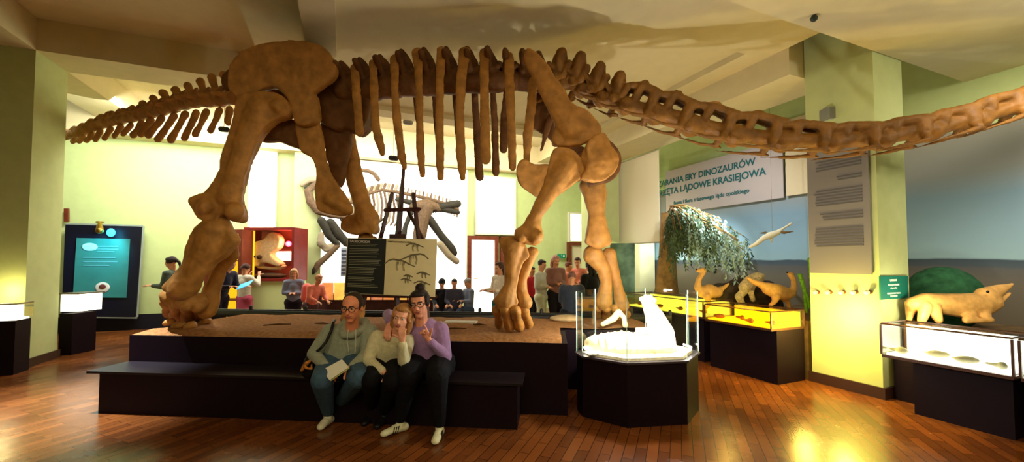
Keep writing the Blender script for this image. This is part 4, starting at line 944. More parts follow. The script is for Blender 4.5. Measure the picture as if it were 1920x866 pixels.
# --- diorama platform with the animal models
dg_ = thing('diorama_platform', 'long low dark platform under the mural carrying the animal models', 'platform', uv(7.1, 4.5))
bm = NB(); ubox(bm, 6.0 if False else 6.45, 7.92, 0, 8.2, 0, .74); obj('body', bm, PLINTH, dg_)
bm = NB(); ubox(bm, 6.45, 7.92, 0, 8.2, .741, .775); obj('ground', bm, mat('diorama_sand', (120, 98, 70), .9, .1, .6, 8, .35), dg_)
bm = NB(); ubox(bm, 5.9, 6.44, 3.6, 8.2, 0, .775); obj('front_ground', bm, mat('diorama_sand', (120, 98, 70)), dg_)
ORG = mat('model_tan', (222, 168, 92), .5, .3, .3, 16, .2); GRN = mat('moss_green', (44, 88, 58), .8, .1, .6, 10, .4)
LW = mat('leaf_pale', (170, 196, 180), .6, .3, 0, 6, .3)
# crocodile-like model with raised open jaws
Yk = 4.75
cr = thing('amphibian_model', 'stout tan crocodile-like model raising its open jaws above the white case', 'animal model', at(1800, 606, Yk))
bm = NB()
limb(bm, [(1712, 570, 26, Yk), (1735, 566, 34, Yk), (1770, 570, 40, Yk), (1805, 573, 46, Yk), (1835, 572, 46, Yk), (1856, 566, 38, Yk)], .9)
limb(bm, [(1848, 556, 36, Yk), (1872, 544, 22, Yk), (1890, 537, 11, Yk), (1898, 533, 6, Yk)], .9)
limb(bm, [(1850, 572, 30, Yk), (1872, 566, 13, Yk), (1886, 556, 8, Yk), (1893, 550, 6, Yk)], .9)
for (x, y, x2, y2) in ((1735, 575, 1728, 606), (1752, 578, 1760, 604), (1820, 590, 1812, 604), (1845, 590, 1850, 603)): limb(bm, [(x, y, 22, Yk-.08), ((x+x2)/2, (y+y2)/2, 18, Yk-.12), (x2, y2-4, 14, Yk-.14)], .9)
limb(bm, [(1812, 602, 10, Yk-.16), (1860, 600, 9, Yk-.16)], .9); limb(bm, [(1712, 572, 24, Yk), (1706, 588, 14, Yk+.05), (1704, 602, 8, Yk-.05)], .9)
fobj('body', bm, ORG, cr, .013, 4)
bm = NB(); ell(bm, at(1852, 547, Yk-.11), (.016, .012, .016)); obj('eye', bm, DARK, cr, True)
bm = NB(); ubox(bm, 5.92, 6.44, 1.6, 2.68, 0, .84); o = obj('model_stand', bm, PLINTH); tag(o, 'dark block stand carrying the crocodile-like model', 'stand')
bm = NB(); ell(bm, onu(1768, 560, 7.2), (.42, .38, .42)); me_ = fused(bm, .03, 2); o = obj('round_bush', me_, GRN, None, True); tag(o, 'round dark green bush at the foot of the mural behind the crocodile-like model', 'bush')
# bird-like reptiles
def strider(label, body, neck_, tail_, legs, Y, Ym):
    t_ = thing('long_necked_model', label, 'animal model', at(body[0][0], body[0][1]+40, Y))
    bm = NB(); limb(bm, [(x, y, w_, Y) for x, y, w_ in body], .8); limb(bm, [(x, y, w_, Y) for x, y, w_ in neck_], 1); limb(bm, [(x, y, w_, Y) for x, y, w_ in tail_], 1)
    for i, l in enumerate(legs): limb(bm, [(x, y, w_, Y-.06+.14*(i % 2)) for x, y, w_ in l], 1)
    fobj('body', bm, ORG, t_, .014, 3)
    hx, hy, hw = neck_[-1]; bm = NB(); ell(bm, at(hx-2, hy-2, Y-.05), (.014, .01, .014)); obj('eye', bm, DARK, t_, True)
Y1 = 7.2
strider('tan long-necked model facing left beside the tree trunk', [(1316, 548, 20), (1330, 546, 28), (1345, 548, 20)], [(1314, 546, 18), (1308, 538, 13), (1310, 524, 10), (1318, 512, 9), (1319, 507, 11), (1308, 507, 7)], [(1345, 546, 16), (1356, 540, 8), (1366, 532, 4)], [[(1325, 555, 14), (1330, 570, 8), (1324, 578, 6)], [(1335, 555, 12), (1338, 568, 8), (1336, 578, 6)]], 7.0, 0)
strider('tan long-necked model with dark head facing the pillar, tail raised left', [(1440, 541, 24), (1458, 547, 30), (1475, 551, 24), (1484, 550, 16)], [(1484, 550, 15), (1489, 538, 11), (1488, 525, 9), (1483, 515, 11), (1478, 513, 6)], [(1440, 540, 20), (1425, 533, 12), (1412, 528, 9), (1400, 520, 4)], [[(1455, 556, 16), (1452, 566, 9), (1444, 572, 6), (1446, 582, 6)], [(1470, 558, 14), (1478, 566, 8), (1480, 580, 6)]], 6.4, 0)
# pale furry-looking model and dark rock mound in the middle
bm = NB(); Yr = 7.3
for i in range(16): limb(bm, [(1345+i*6.5, 555-14*math.sin(i/15*PI)+random.uniform(-5, 5), random.uniform(34, 52), Yr+random.uniform(-.1, .2)), (1345+i*6.5, 575, 50, Yr)], .8)
o = fobj('rock_mound', bm, mat('rock_dark', (72, 58, 42), .9, .1, .9, 9, .5), None, .03, 1); tag(o, 'dark rocky mound between the two long-necked models', 'rock')
wm = thing('crouching_model', 'pale shaggy crouching animal model on the dark rock mound', 'animal model', at(1415, 560, 6.9))
bm = NB(); limb(bm, [(1395, 538, 20, 6.9), (1408, 528, 26, 6.9), (1420, 522, 24, 6.9), (1426, 518, 14, 6.9)], .9); limb(bm, [(1410, 535, 12, 6.9), (1408, 550, 10, 6.9), (1412, 562, 9, 6.9)], .9); limb(bm, [(1396, 545, 14, 6.9), (1385, 556, 14, 6.9), (1392, 572, 12, 6.9)], .9); limb(bm, [(1392, 572, 12, 6.9), (1400, 580, 12, 6.9)], .9); fobj('body', bm, mat('model_pale', (214, 190, 140), .7, .2, .9, 30, .4), wm, .014, 2)
# flying reptile in front of the mural
fl = thing('gliding_reptile_model', 'pale gliding reptile model hanging in front of the sky mural', 'animal model', at(1445, 445, 7.0))
bm = NB(); limb(bm, [(1406, 463, 5, 7.0), (1418, 457, 8, 7.0), (1432, 446, 10, 7.0), (1444, 441, 13, 7.0), (1458, 436, 10, 7.0), (1470, 427, 4, 7.0), (1484, 419, 5, 7.0)], .7); limb(bm, [(1428, 449, 6, 7.0), (1438, 444, 4, 7.0)], .5); limb(bm, [(1446, 444, 7, 7.0), (1447, 454, 3, 7.0)], .5)
fobj('body', bm, mat('model_white', (236, 226, 196), .6), fl, .009, 1)
bm = NB(); limb(bm, [(1460, 433, 6, 7.0), (1470, 436, 6, 6.95), (1488, 434, 2, 6.9)], .3); fobj('wing', bm, mat('wing_brown', (110, 84, 40), .7), fl, .007, 0)
bm = NB(); limb(bm, [(1444, 440, 6, 7.02), (1436, 436, 5, 7.15), (1424, 437, 2, 7.3)], .3); fobj('wing', bm, mat('wing_brown', (110, 84, 40), .7), fl, .007, 0)
bm = NB(); p = at(1448, 436, 7.0); cap(bm, p, V((p.x, p.y, 5.3-.01)), .003, seg=4); obj('wire', bm, mat('cord', (120, 110, 90)), fl)
# green stalks
st_ = thing('horsetail_plant', 'bright green jointed stalks rising beside the right pillar', 'plant', at(1512, 585, 6.2))
for (x0, y0, x1, y1, w_) in ((1518, 575, 1500, 515, 8), (1524, 560, 1517, 485, 6), (1512, 585, 1508, 545, 6)):
    bm = NB(); n = 7; P = [(x0+(x1-x0)*i/n, y0+(y1-y0)*i/n) for i in range(n+1)]
    for (a, b) in zip(P[:-1], P[1:]): limb(bm, [(a[0], a[1], w_*.75, 6.2), (b[0], b[1]+1, w_, 6.2)], 1)
    obj('stalk', bm, mat('stalk_green', (110, 170, 40), .6, .2, 0, 10, .2), st_, True)
# --- conifer with drooping sprays
tr = thing('drooping_conifer', 'tree with thick brown trunk and pale drooping sprays arching over the models', 'tree', V((at(1250, 560, 8.4).x, 8.4, .775)))
BARK = mat('bark', (150, 116, 70), .9, .1, 1.0, 9, .35)
bm = NB(); tp = at(1252, 400, 8.4); bt = V((at(1250, 560, 8.4).x, 8.4, .78))
tube(bm, [(bt, .27), (bt+V((.0, 0, .3)), .22), (bt.lerp(tp, .5), .17), (tp, .13), (at(1262, 392, 8.3), .10)], 14); obj('trunk', bm, BARK, tr, True)
bmL = NB(); 
def leaf(bm, p, d, l, wd):
    s = d.cross(V((random.uniform(-1, 1), random.uniform(-1, 1), .2))).normalized()*wd
    q = [p, p+d*l*.45+s, p+d*l, p+d*l*.45-s]; vs = [bm.verts.new(x) for x in q]; bm.faces.new(vs)
random.seed(11)
bmLs = {0: NB(), 1: NB()}
for i in range(34):
    x1 = random.uniform(1262, 1402); y1 = 408+((x1-1310)/60)**2*18+random.uniform(-6, 26); Yb = random.uniform(7.0, 8.3)
    a = at(1258, 398+random.uniform(-10, 12), 8.3); b = at(x1, y1, Yb); mid = a.lerp(b, .5)+V((0, 0, .28))
    P = [a*(1-t)**2+mid*2*t*(1-t)+b*t*t for t in [j/8 for j in range(9)]]
    bm = NB(); tube(bm, [(p, .022-.0018*j) for j, p in enumerate(P)], 6); obj('branch', bm, BARK, tr, True)
    for j in range(3, 9):
        for q in range(2):
            p = P[j]+V((random.uniform(-.08, .08), random.uniform(-.15, .15), 0)); n = random.randint(4, 15)
            drift = V((random.uniform(-.25, .35), random.uniform(-.2, .2), -1)).normalized()
            for s_ in range(n):
                p2 = p+drift*(.058*s_)
                for _ in range(3):
                    d = (drift+V((random.uniform(-.8, .8), random.uniform(-.8, .8), random.uniform(-.3, .3)))).normalized(); leaf(bmLs[0 if (i % 3 and x1 > 1290) else 1], p2, d, random.uniform(.06, .11), .014)
o = obj('foliage', bmLs[0], LW, tr); o['kind'] = 'stuff'
o = obj('foliage', bmLs[1], mat('leaf_dull', (74, 92, 62), .7, .2, 0, 6, .3), tr); o['kind'] = 'stuff'
# ================================================================== PEOPLE
random.seed(3)
def rotv(v, ax, deg): return Matrix.Rotation(math.radians(deg), 3, ax) @ v
def make_hand(bm, W, D, Nn, side, k=1.0, curl=(35, 35, 35, 35), spread=6, thumb=25):
    D = D.normalized(); Nn = (Nn-D*Nn.dot(D)).normalized(); Lt = D.cross(Nn).normalized()*side
    cap(bm, W-D*.02*k, W+D*.03*k, .026*k, .027*k, 10, .75, Nn)
    for q in (-1, 0, 1): cap(bm, W+D*.02*k+Lt*q*.014*k, W+D*.082*k+Lt*q*.024*k, .017*k, .0155*k, 8, .85, Nn)
    for i, ln in enumerate((.070, .078, .072, .056)):
        off = (1.5-i)*.0195*k; p = W+D*.088*k+Lt*off; d = rotv(D, Nn, 0)
        d = (D+Lt*math.tan(math.radians(spread*(1.5-i)*.6))).normalized(); ax = d.cross(Nn).normalized()
        r = .0092*k; c = curl[i]
        for j, f in enumerate((.46, .31, .23)):
            d = rotv(d, ax, c*(.7, 1.0, .8)[j]); q2 = p+d*ln*f*k; cap(bm, p, q2, r, r*.92, 8); p = q2; r *= .92
    p = W+D*.022*k+Lt*.022*k; d = (D*.62+Lt*.75+Nn*.25).normalized()
    for f in (.036, .032, .024):
        q2 = p+d*f*k; cap(bm, p, q2, .0125*k, .0105*k, 8); p = q2; d = rotv(d, Nn, -side*thumb*.5)
def make_head(bm, C, f, u, k):
    f = f.normalized(); u = (u-f*u.dot(f)).normalized(); r = f.cross(u).normalized()
    R = Matrix((( r.x, f.x, u.x), (r.y, f.y, u.y), (r.z, f.z, u.z)))
    P = lambda a, b, c: C+(r*a+f*b+u*c)*k
    ell(bm, P(0, -.012, .032), (.075*k, .094*k, .084*k), R); ell(bm, P(0, .022, -.030), (.060*k, .068*k, .074*k), R)
    ell(bm, P(0, .048, -.088), (.030*k, .026*k, .024*k), R); ell(bm, P(.034, .052, -.022), (.024*k, .022*k, .024*k), R); ell(bm, P(-.034, .052, -.022), (.024*k, .022*k, .024*k), R)
    cap(bm, P(0, .084, .012), P(0, .100, -.026), .009*k, .0135*k, 8); cap(bm, P(-.030, .078, .028), P(.030, .078, .028), .010*k, .010*k, 8)
    cap(bm, P(-.018, .080, -.056), P(.018, .080, -.056), .010*k, .010*k, 8)
    for s in (-1, 1): ell(bm, P(s*.077, -.005, -.006), (.010*k, .019*k, .030*k), R)
    return P, R
def make_shoe(bm, an, toe, k, h=.06):
    d = V((toe.x-an.x, toe.y-an.y, 0)); L = d.length; d.normalize(); up = V((0, 0, 1))
    heel = V((an.x, an.y, 0))-d*.045*k
    cap(bm, heel+up*.038*k, V((an.x, an.y, 0))+d*.06*k+up*.045*k, .040*k, .042*k, 10, .95, up)
    cap(bm, V((an.x, an.y, 0))+d*.06*k+up*.045*k, V((toe.x, toe.y, 0))-d*.045*k+up*.032*k, .042*k, .040*k, 10, .75, up)
    cap(bm, V((an.x, an.y, .055*k)), V((an.x, an.y, 0))+up*(.055+h)*k, .040*k, .040*k, 10)
def person(label, J, c, k=1.0, hero=False, hk=1.0, top='jumper', bottom='trousers', hair='short', glasses=False, cat='person', fat=1.0, hands=None, sit=False):
    vx = .0085 if hero else .02
    root = thing('person', label, cat, V((J['pel'].x, J['pel'].y, J.get('base', 0.0))))
    fwd = J['fwd'].normalized()
    skin = mat('skin_%d_%d_%d' % c['skin'], c['skin'], .55, .3, 0, 20, .06)
    # --- body: one continuous surface
    bm = NB(); P, R = make_head(bm, J['head'], J['hf'], J.get('hu', V((0, 0, 1))), k*hk); kb = k; k = k*hk; P0_ = P
    cap(bm, J['neck']-V((0, 0, .03))*k, P(0, -.02, -.06), .056*k, .052*k); k = kb
    cap(bm, J['pel'], J['chest'], .125*k*fat, .125*k*fat, 12, .7, fwd); cap(bm, J['shL'], J['shR'], .05*k, .05*k)
    for s in 'LR':
        chain(bm, [(J['sh'+s], .045*k), (J['el'+s], .036*k), (J['wr'+s], .025*k)]); chain(bm, [(J['hp'+s], .075*k), (J['kn'+s], .05*k), (J['an'+s], .034*k)])
        cap(bm, J['an'+s], V((J['an'+s].x, J['an'+s].y, .05+J.get('base', 0))), .034*k, .036*k)
        hd = (hands or {}).get(s, {})
        D = hd.get('D', J['wr'+s]-J['el'+s]); Nn = hd.get('N', V((0, 0, -1)))
        if abs(D.normalized().dot(Nn.normalized())) > .95: Nn = fwd
        make_hand(bm, J['wr'+s]+D.normalized()*.02*k, D, Nn, hd.get('side', 1 if s == 'L' else -1), k, hd.get('curl', (28, 30, 32, 34)), hd.get('spread', 6), hd.get('thumb', 25))
    fobj('body', bm, skin, root, .0062 if hero else .0125, 2 if hero else 1)
    # --- top
    tm = mat('cloth_%d_%d_%d' % c['top'], c['top'], .85, .15, .3, 28, .12, sheen=.2)
    bm = NB(); w_ = .155*k*fat
    cap(bm, J['pel']+V((0, 0, .02))*k, J['chest'], w_*1.02, w_, 14, .78, fwd); cap(bm, J['shL'], J['shR'], .078*k, .078*k, 12)
    cap(bm, J['chest']+V((0, 0, .05))*k, J['neck']-V((0, 0, .02))*k, .12*k, .066*k, 12, .8, fwd)
    for s in 'LR': chain(bm, [(J['sh'+s], .074*k*fat), (J['el'+s], .060*k), (J['wr'+s].lerp(J['el'+s], .10), .043*k)], 12)
    if hero: 
        for s in 'LR': cap(bm, J['wr'+s].lerp(J['el'+s], .16), J['wr'+s].lerp(J['el'+s], .08), .046*k, .044*k)
    tp = fobj(top, bm, tm, root, vx, 3)
    # --- bottom
    bmat_ = mat('cloth_%d_%d_%d' % c['bot'], c['bot'], .85, .15, .3, 28, .12)
    bm = NB(); cap(bm, J['hpL'], J['hpR'], .125*k*fat, .125*k*fat, 12)
    for s in 'LR': chain(bm, [(J['hp'+s], .112*k*fat), (J['kn'+s], .078*k*fat), (J['an'+s]+V((0, 0, .02)), .055*k)], 12)
    if bottom == 'skirt':
        m = (J['hpL']+J['hpR'])/2; cap(bm, m, V((m.x, m.y, (J['knL'].z+J['knR'].z)/2)), .14*k, .19*k, 14)
    fobj(bottom, bm, bmat_, root, vx, 3)
    # --- shoes
    sm = mat('shoe_%d_%d_%d' % c['shoe'], c['shoe'], .5, .3)
    for s in 'LR':
        bm = NB(); q = V((0, 0, J.get('base', 0))); make_shoe(bm, J['an'+s]-q, J['to'+s]-q, k)
        sh = fused(bm, .008 if hero else .018, 2); sh.transform(Matrix.Translation(q)); so = obj('shoe', sh, sm, root, True)
        if hero and c.get('stripe'):
            bm = NB(); d = (J['to'+s]-J['an'+s]); d.z = 0; d.normalize(); lt = V((d.y, -d.x, 0))
            for sd in (-1, 1):
                for j in range(3): cap(bm, J['an'+s]*0+V((J['an'+s].x, J['an'+s].y, 0))+d*(.05+.022*j)+lt*sd*.040+V((0, 0, .028)), V((J['an'+s].x, J['an'+s].y, 0))+d*(.035+.022*j)+lt*sd*.036+V((0, 0, .072)), .005, seg=6)
            obj('shoe_stripes', bm, DARK, so)
    k = k*hk
    # --- hair
    hm = mat('hair_%d_%d_%d' % c['hair'], c['hair'], .6, .3, .6, 40, .3)
    bm = NB()
    ell(bm, P(0, -.030, .048), (.081*k, .088*k, .082*k), R)
    if hair != 'bald': ell(bm, P(0, .015, .086), (.066*k, .066*k, .038*k), R)
    for s in (-1, 1): ell(bm, P(s*.066, -.022, .025), (.020*k, .050*k, .052*k), R)
    if hair == 'bun': ell(bm, P(0, -.06, .135), (.042*k, .042*k, .038*k), R); 
    if hair in ('long', 'bun', 'pony'):
        for s in (-1, 1): ell(bm, P(s*.070, -.005, .03), (.020*k, .055*k, .060*k), R)
    if hair == 'long':
        for s in (-1, 0, 1): chain(bm, [(P(s*.066, -.04 if s else -.08, .02), .036*k), (P(s*.072, -.05 if s else -.09, -.09), .036*k), (P(s*.064, -.04 if s else -.08, -.21), .020*k)], 8)
    if hair == 'pony': chain(bm, [(P(0, -.10, .05), .03*k), (P(0, -.15, -.03), .03*k), (P(0, -.14, -.14), .016*k)], 8)
    if hair == 'cap':
        cm = mat('cap_%d_%d_%d' % c['cap'], c['cap'], .8)
        b2 = NB(); ell(b2, P(0, -.01, .065), (.090*k, .102*k, .070*k), R); cap(b2, P(-.04, .09, .052), P(.04, .09, .052), .032*k, .032*k, 10, .3, P(0, 0, 1)-P(0, 0, 0)); fobj('cap', b2, cm, root, .016, 1)
    if hair == 'hat':
        cm = mat('cap_%d_%d_%d' % c['cap'], c['cap'], .8)
        b2 = NB(); ell(b2, P(0, -.01, .075), (.088*k, .100*k, .065*k), R); ell(b2, P(0, 0, .035), (.120*k, .135*k, .022*k), R); fobj('bucket_hat', b2, cm, root, .016, 1)
    fobj('hair', bm, hm, root, .009 if hero else .018, 1)
    # --- face
    if not hero:
        for s in (-1, 1):
            bm = NB(); ell(bm, P(s*.030, .079, .008), (.013*k, .008*k, .008*k), R, 8, 6); obj('eye', bm, mat('eye_far', (46, 32, 28), .4), root, True)
        bm = NB(); cap(bm, P(-.018, .090, -.056), P(.018, .090, -.056), .005*k, seg=6); obj('mouth', bm, mat('lips', (158, 82, 74), .5), root, True)
        return root
    for s in (-1, 1):
        bm = NB(); ell(bm, P(s*.030, .076, .010), (.014*k, .011*k, .009*k), R); e = obj('eye', bm, mat('eye_white', (214, 205, 196), .3, .5), root, True)
        bm = NB(); ell(bm, P(s*.030, .085, .010), (.0058*k, .004*k, .0062*k), R); obj('iris', bm, mat('iris_dark', (46, 30, 22), .3, .5), e, True)
        bm = NB(); cap(bm, P(s*.015, .090, .028), P(s*.046, .080, .030), .0042*k, .003*k, 6); obj('eyebrow', bm, hm, root, True)
    bm = NB(); chain(bm, [(P(-.024, .084, -.050), .0035*k), (P(-.010, .0895, -.055), .0060*k), (P(.010, .0895, -.055), .0060*k), (P(.024, .084, -.050), .0035*k)], 8); obj('mouth', bm, mat('lips', (158, 82, 74)), root, True)
    if glasses:
        bm = NB()
        for s in (-1, 1):
            n = 16; rim = [P(s*.034+.027*math.cos(2*PI*i/n), .101-.004*abs(math.cos(2*PI*i/n)), .008+.021*math.sin(2*PI*i/n)) for i in range(n+1)]
            for a, b in zip(rim[:-1], rim[1:]): cap(bm, a, b, .0028*k, seg=6)
            cap(bm, P(s*.062, .097, .012), P(s*.082, -.005, .010), .0025*k, seg=6)
        cap(bm, P(-.008, .103, .010), P(.008, .103, .010), .0026*k, seg=6); obj('glasses', bm, DARK, root, True)
    return root
# ---------------- background visitors
def figure(px, Y, H, face, mode='stand', arms='down', lean=0.0, seat=.45, step=.08):
    a = math.radians(face); fwd = V((math.sin(a), -math.cos(a), 0)); rt = V((fwd.y, -fwd.x, 0))   # rt: the figure's right... left = -rt
    x = (px-960)/F*Y; k = H/1.70; B = V((x, Y, 0)); Z = lambda z: V((0, 0, z*k)); J = {'fwd': fwd}
    if mode == 'stand': pel = B+Z(.90)
    else: pel = B+V((0, 0, seat+.09))
    ld = V((0, 0, 1))+fwd*lean; ld.normalize()
    J['pel'] = pel; J['chest'] = pel+ld*.36*k; J['neck'] = pel+ld*.55*k; J['head'] = pel+ld*.70*k+fwd*.03*k; J['hf'] = fwd+V((0, 0, -.25-lean*.5)); J['hu'] = ld
    for s, sg in (('L', -1), ('R', 1)):
        q = rt*sg; sh = pel+ld*.48*k+q*.165*k; J['sh'+s] = sh
        if arms == 'down': el = sh-Z(.27)+q*.05*k; wr = el-Z(.22)+fwd*.08*k
        elif arms == 'forward': el = sh-Z(.25)+q*.05*k+fwd*.03*k; wr = el+fwd*.22*k+Z(.02)-q*.05*k
        elif arms == 'up': el = sh-Z(.16)+q*.08*k+fwd*.14*k; wr = el+Z(.20)+fwd*.10*k-q*.08*k
        elif arms == 'lap': el = sh-Z(.24)+q*.05*k+fwd*.05*k; wr = el+fwd*.20*k-Z(.08)-q*.07*k
        else: el = sh-Z(.26)+q*.05*k; wr = el+fwd*.15*k-q*.16*k
        J['el'+s] = el; J['wr'+s] = wr; hp = pel+q*.09*k-Z(.02); J['hp'+s] = hp
        if mode == 'stand':
            J['kn'+s] = B+q*.09*k+Z(.48)+fwd*(.03+step*sg*.5); J['an'+s] = B+q*.09*k+Z(.09)+fwd*step*sg
        else:
            J['kn'+s] = hp+fwd*.38*k+q*.05; J['an'+s] = V((J['kn'+s].x, J['kn'+s].y, .09))-fwd*.03
        J['to'+s] = V((J['an'+s].x, J['an'+s].y, 0))+fwd*.19*k
    return J, k
def visitor(label, px, Y, H, face, top, bot, hair, style='short', mode='stand', arms='down', lean=0, skin=(214, 150, 112), shoe=(50, 45, 50), fat=1.0, topn='shirt', botn='trousers', capc=None, seat=.45):
    J, k = figure(px, Y, H, face, mode, arms, lean, seat)
    c = dict(top=top, bot=bot, hair=hair, skin=skin, shoe=shoe, cap=capc or (0, 0, 0))
    return person(label, J, c, k, False, 1.0, topn, botn, style, fat=fat), J, k
visitor('dark-haired woman in a grey-green top facing left, at the left end of the plinth', 324, 8.0, 1.66, -80, (72, 84, 70), (60, 56, 66), (40, 26, 22), 'pony', arms='forward')
r, J, k = visitor('person in a dark navy coat bending over a tablet behind the near hind leg', 412, 7.9, 1.68, 80, (24, 22, 44), (26, 20, 34), (104, 70, 38), 'short', arms='forward', lean=.35, topn='coat')
tb_ = thing('tablet_computer', 'light blue glowing tablet held by the person in the navy coat', 'tablet', at(461, 533, 7.75)); bm = NB(); box(bm, (J['wrL']+J['wrR'])/2+J['fwd']*.17+V((0, 0, .03)), (.26, .19, .012), 0, Euler((.5, -.35, 0)).to_matrix().to_4x4()); obj('screen', bm, mat('tablet_blue', (90, 190, 240), .3, .4, emit=(90, 190, 240), es=.9), tb_)
visitor('child in a white top and pink skirt looking into the skull cabinet', 460, 8.7, 1.52, 165, (214, 206, 186), (172, 74, 92), (66, 34, 26), 'pony', arms='up', botn='skirt')
visitor('fair-haired child in a grey patterned top right of the skull cabinet', 552, 8.5, 1.42, 20, (128, 134, 158), (40, 34, 44), (196, 156, 110), 'long', arms='folded')
r, J, k = visitor('child in a coral pink top leaning over beside the grey-topped child', 584, 8.2, 1.36, 60, (236, 130, 110), (90, 60, 60), (214, 150, 110), 'short', arms='lap', lean=.45)
bp_ = thing('backpack', 'coral pink backpack on the leaning child\'s back', 'backpack', J['chest']-J['fwd']*.2-V((0, 0, .2)))
bm = NB(); c_ = J['chest']-J['fwd']*.25-V((0, 0, .03)); cap(bm, c_-V((0, 0, .10)), c_+V((0, 0, .10)), .12, .10, 12, .8, J['fwd']); fobj('bag', bm, mat('bag_coral', (240, 120, 112), .7), bp_, .018, 2)
bm = NB(); cap(bm, c_-V((0, 0, .09))-J['fwd']*.10, c_-V((0, 0, .01))-J['fwd']*.10, .06, .06, 10, .5, J['fwd']); fobj('front_pocket', bm, mat('pocket_pink', (226, 100, 100), .7), bp_, .014, 1)
# seated boys on a bench
bn_ = thing('visitor_bench', 'long dark bench under the three seated boys by the doorway', 'bench', V((at(855, 590, 8.9).x, 8.95, 0)))
xa, xb = at(805, 590, 8.9).x, at(905, 590, 8.9).x
bm = NB(); box(bm, ((xa+xb)/2, 8.98, .42), (xb-xa, .4, .05)); obj('seat', bm, DARK, bn_)
for x in (xa+.08, xb-.08):
    for y in (8.83, 9.13): bm = NB(); cap(bm, (x, y, .02), (x, y, .40), .02, seg=8); obj('leg', bm, DARK, bn_)
visitor('seated boy in a black bucket hat and black jumper with white print', 829, 8.9, 1.38, 10, (22, 22, 30), (26, 26, 34), (30, 26, 26), 'hat', 'sit', 'lap', capc=(20, 20, 26))
visitor('seated boy in a dark grey T-shirt, bareheaded, between the two boys in hats', 852, 8.9, 1.38, 15, (66, 66, 84), (50, 48, 58), (50, 34, 28), 'short', 'sit', 'lap')
visitor('seated boy in a grey cap and blue-grey shirt turned to his left-hand neighbour', 879, 8.9, 1.40, -55, (112, 122, 146), (54, 66, 92), (150, 110, 70), 'cap', 'sit', 'forward', capc=(150, 140, 140))
# group on the right
visitor('brown-haired child in a white top and green shorts beside the near forefoot', 938, 7.6, 1.56, -50, (226, 210, 192), (20, 104, 96), (84, 58, 46), 'long', arms='forward', botn='shorts')
visitor('child in a bright red top half hidden behind the near foreleg', 996, 9.2, 1.45, 40, (196, 40, 50), (40, 36, 44), (60, 40, 34), 'short')
visitor('dark-haired person in a pale grey shirt facing left of the exit sign', 1014, 8.6, 1.60, 60, (200, 198, 180), (210, 212, 180), (52, 38, 34), 'short', arms='folded')
visitor('woman with long fair hair and a mauve top standing below the exit sign', 1041, 8.8, 1.70, 20, (146, 104, 100), (36, 30, 38), (190, 140, 130), 'long', arms='folded')
visitor('person in an orange top standing left of the far doorway, facing right', 1064, 9.6, 1.55, 70, (222, 134, 100), (70, 50, 52), (120, 66, 50), 'short', arms='forward')
visitor('dark-haired person in a pink top in front of the far doorway', 1083, 9.8, 1.66, -20, (226, 140, 120), (90, 60, 60), (66, 36, 34), 'short', arms='folded')
visitor('large person in a dark grey coat seen from behind, nearest to the plinth', 1072, 6.75, 1.40, 175, (58, 64, 78), (34, 34, 44), (124, 84, 74), 'short', arms='lap', fat=1.35, topn='coat')
visitor('person all in black standing close beside the far foreleg', 1108, 7.4, 1.60, -150, (16, 18, 26), (20, 22, 30), (16, 16, 22), 'long', arms='down', fat=1.1, topn='coat')

# ---------------- the three people sitting on the step
SEAT = .44+.09
def A_(px, py, Y): return at(px, py, Y)
# man, grey hoodie
k = 1.04
J = dict(fwd=V((.05, -1, 0)), head=A_(660, 577, 3.97), hf=V((.02, -1, -.10)), hu=V((0, 0, 1)), neck=A_(660, 612, 4.08), chest=A_(655, 636, 4.14), pel=V((A_(640, 690, 4.12).x, 4.14, SEAT+.03)),
  shR=A_(620, 623, 4.10), elR=A_(588, 663, 4.02), wrR=A_(611, 688, 3.80), shL=A_(692, 624, 4.12), elL=A_(688, 664, 4.02), wrL=A_(660, 688, 3.78))
pel = J['pel']
J.update(hpR=pel+V((-.10, -.02, 0)), hpL=pel+V((.10, -.02, 0)), knR=A_(604, 712, 3.68), anR=V((A_(606, 775, 3.86).x, 3.86, .11)), knL=A_(672, 708, 3.70), anL=V((A_(618, 765, 4.0).x+.02, 3.98, .10)))
t = gp(592, 813); J['toR'] = V((t.x+.01, t.y+.03, 0)); J['anR'] = V((A_(605, 775, 3.9).x, t.y+.20, .11)); t = gp(620, 794); J['toL'] = V((t.x, t.y+.05, 0)); J['anL'] = V((t.x-.0, t.y+.18, .10))
hd = dict(R=dict(D=V((.55, -.45, -.40)), N=V((.2, .3, -.9)), curl=(22, 26, 30, 32)), L=dict(D=V((-.65, -.35, -.15)), N=V((0, .4, -.9)), curl=(30, 34, 36, 38)))
c = dict(top=(148, 154, 138), bot=(64, 88, 112), hair=(52, 40, 34), skin=(232, 148, 112), shoe=(214, 208, 184))
man = person('seated man in a grey hoodie and blue jeans holding white papers, leftmost of the three', J, c, k, True, 1.15, 'hoodie', 'jeans', 'bald', True, hands=hd, fat=1.22)
bm = NB(); chain(bm, [(J['neck']+V((-.13, .03, -.02)), .045), (J['neck']+V((-.09, .10, .03)), .05), (J['neck']+V((.09, .10, .03)), .05), (J['neck']+V((.13, .03, -.02)), .045)], 10); chain(bm, [(J['neck']+V((-.13, .03, -.02)), .04), (J['neck']+V((-.04, -.10, -.07)), .035), (J['neck']+V((.04, -.10, -.07)), .035), (J['neck']+V((.13, .03, -.02)), .04)], 10); fobj('hood', bm, mat('cloth_148_154_138', (148, 154, 138)), man, .01, 2)
for s in (-1, 1): bm = NB(); chain(bm, [(A_(660+s*7, 618, 3.93), .0045), (A_(659+s*8, 640, 3.955), .0045), (A_(660+s*6, 660, 3.98), .0045)], 6); obj('drawstring', bm, mat('cord_white', (206, 204, 190), .7), man, True)
ppr = thing('white_papers', 'folded white paper sheets held by the seated man in the grey hoodie', 'paper', A_(630, 710, 3.66))
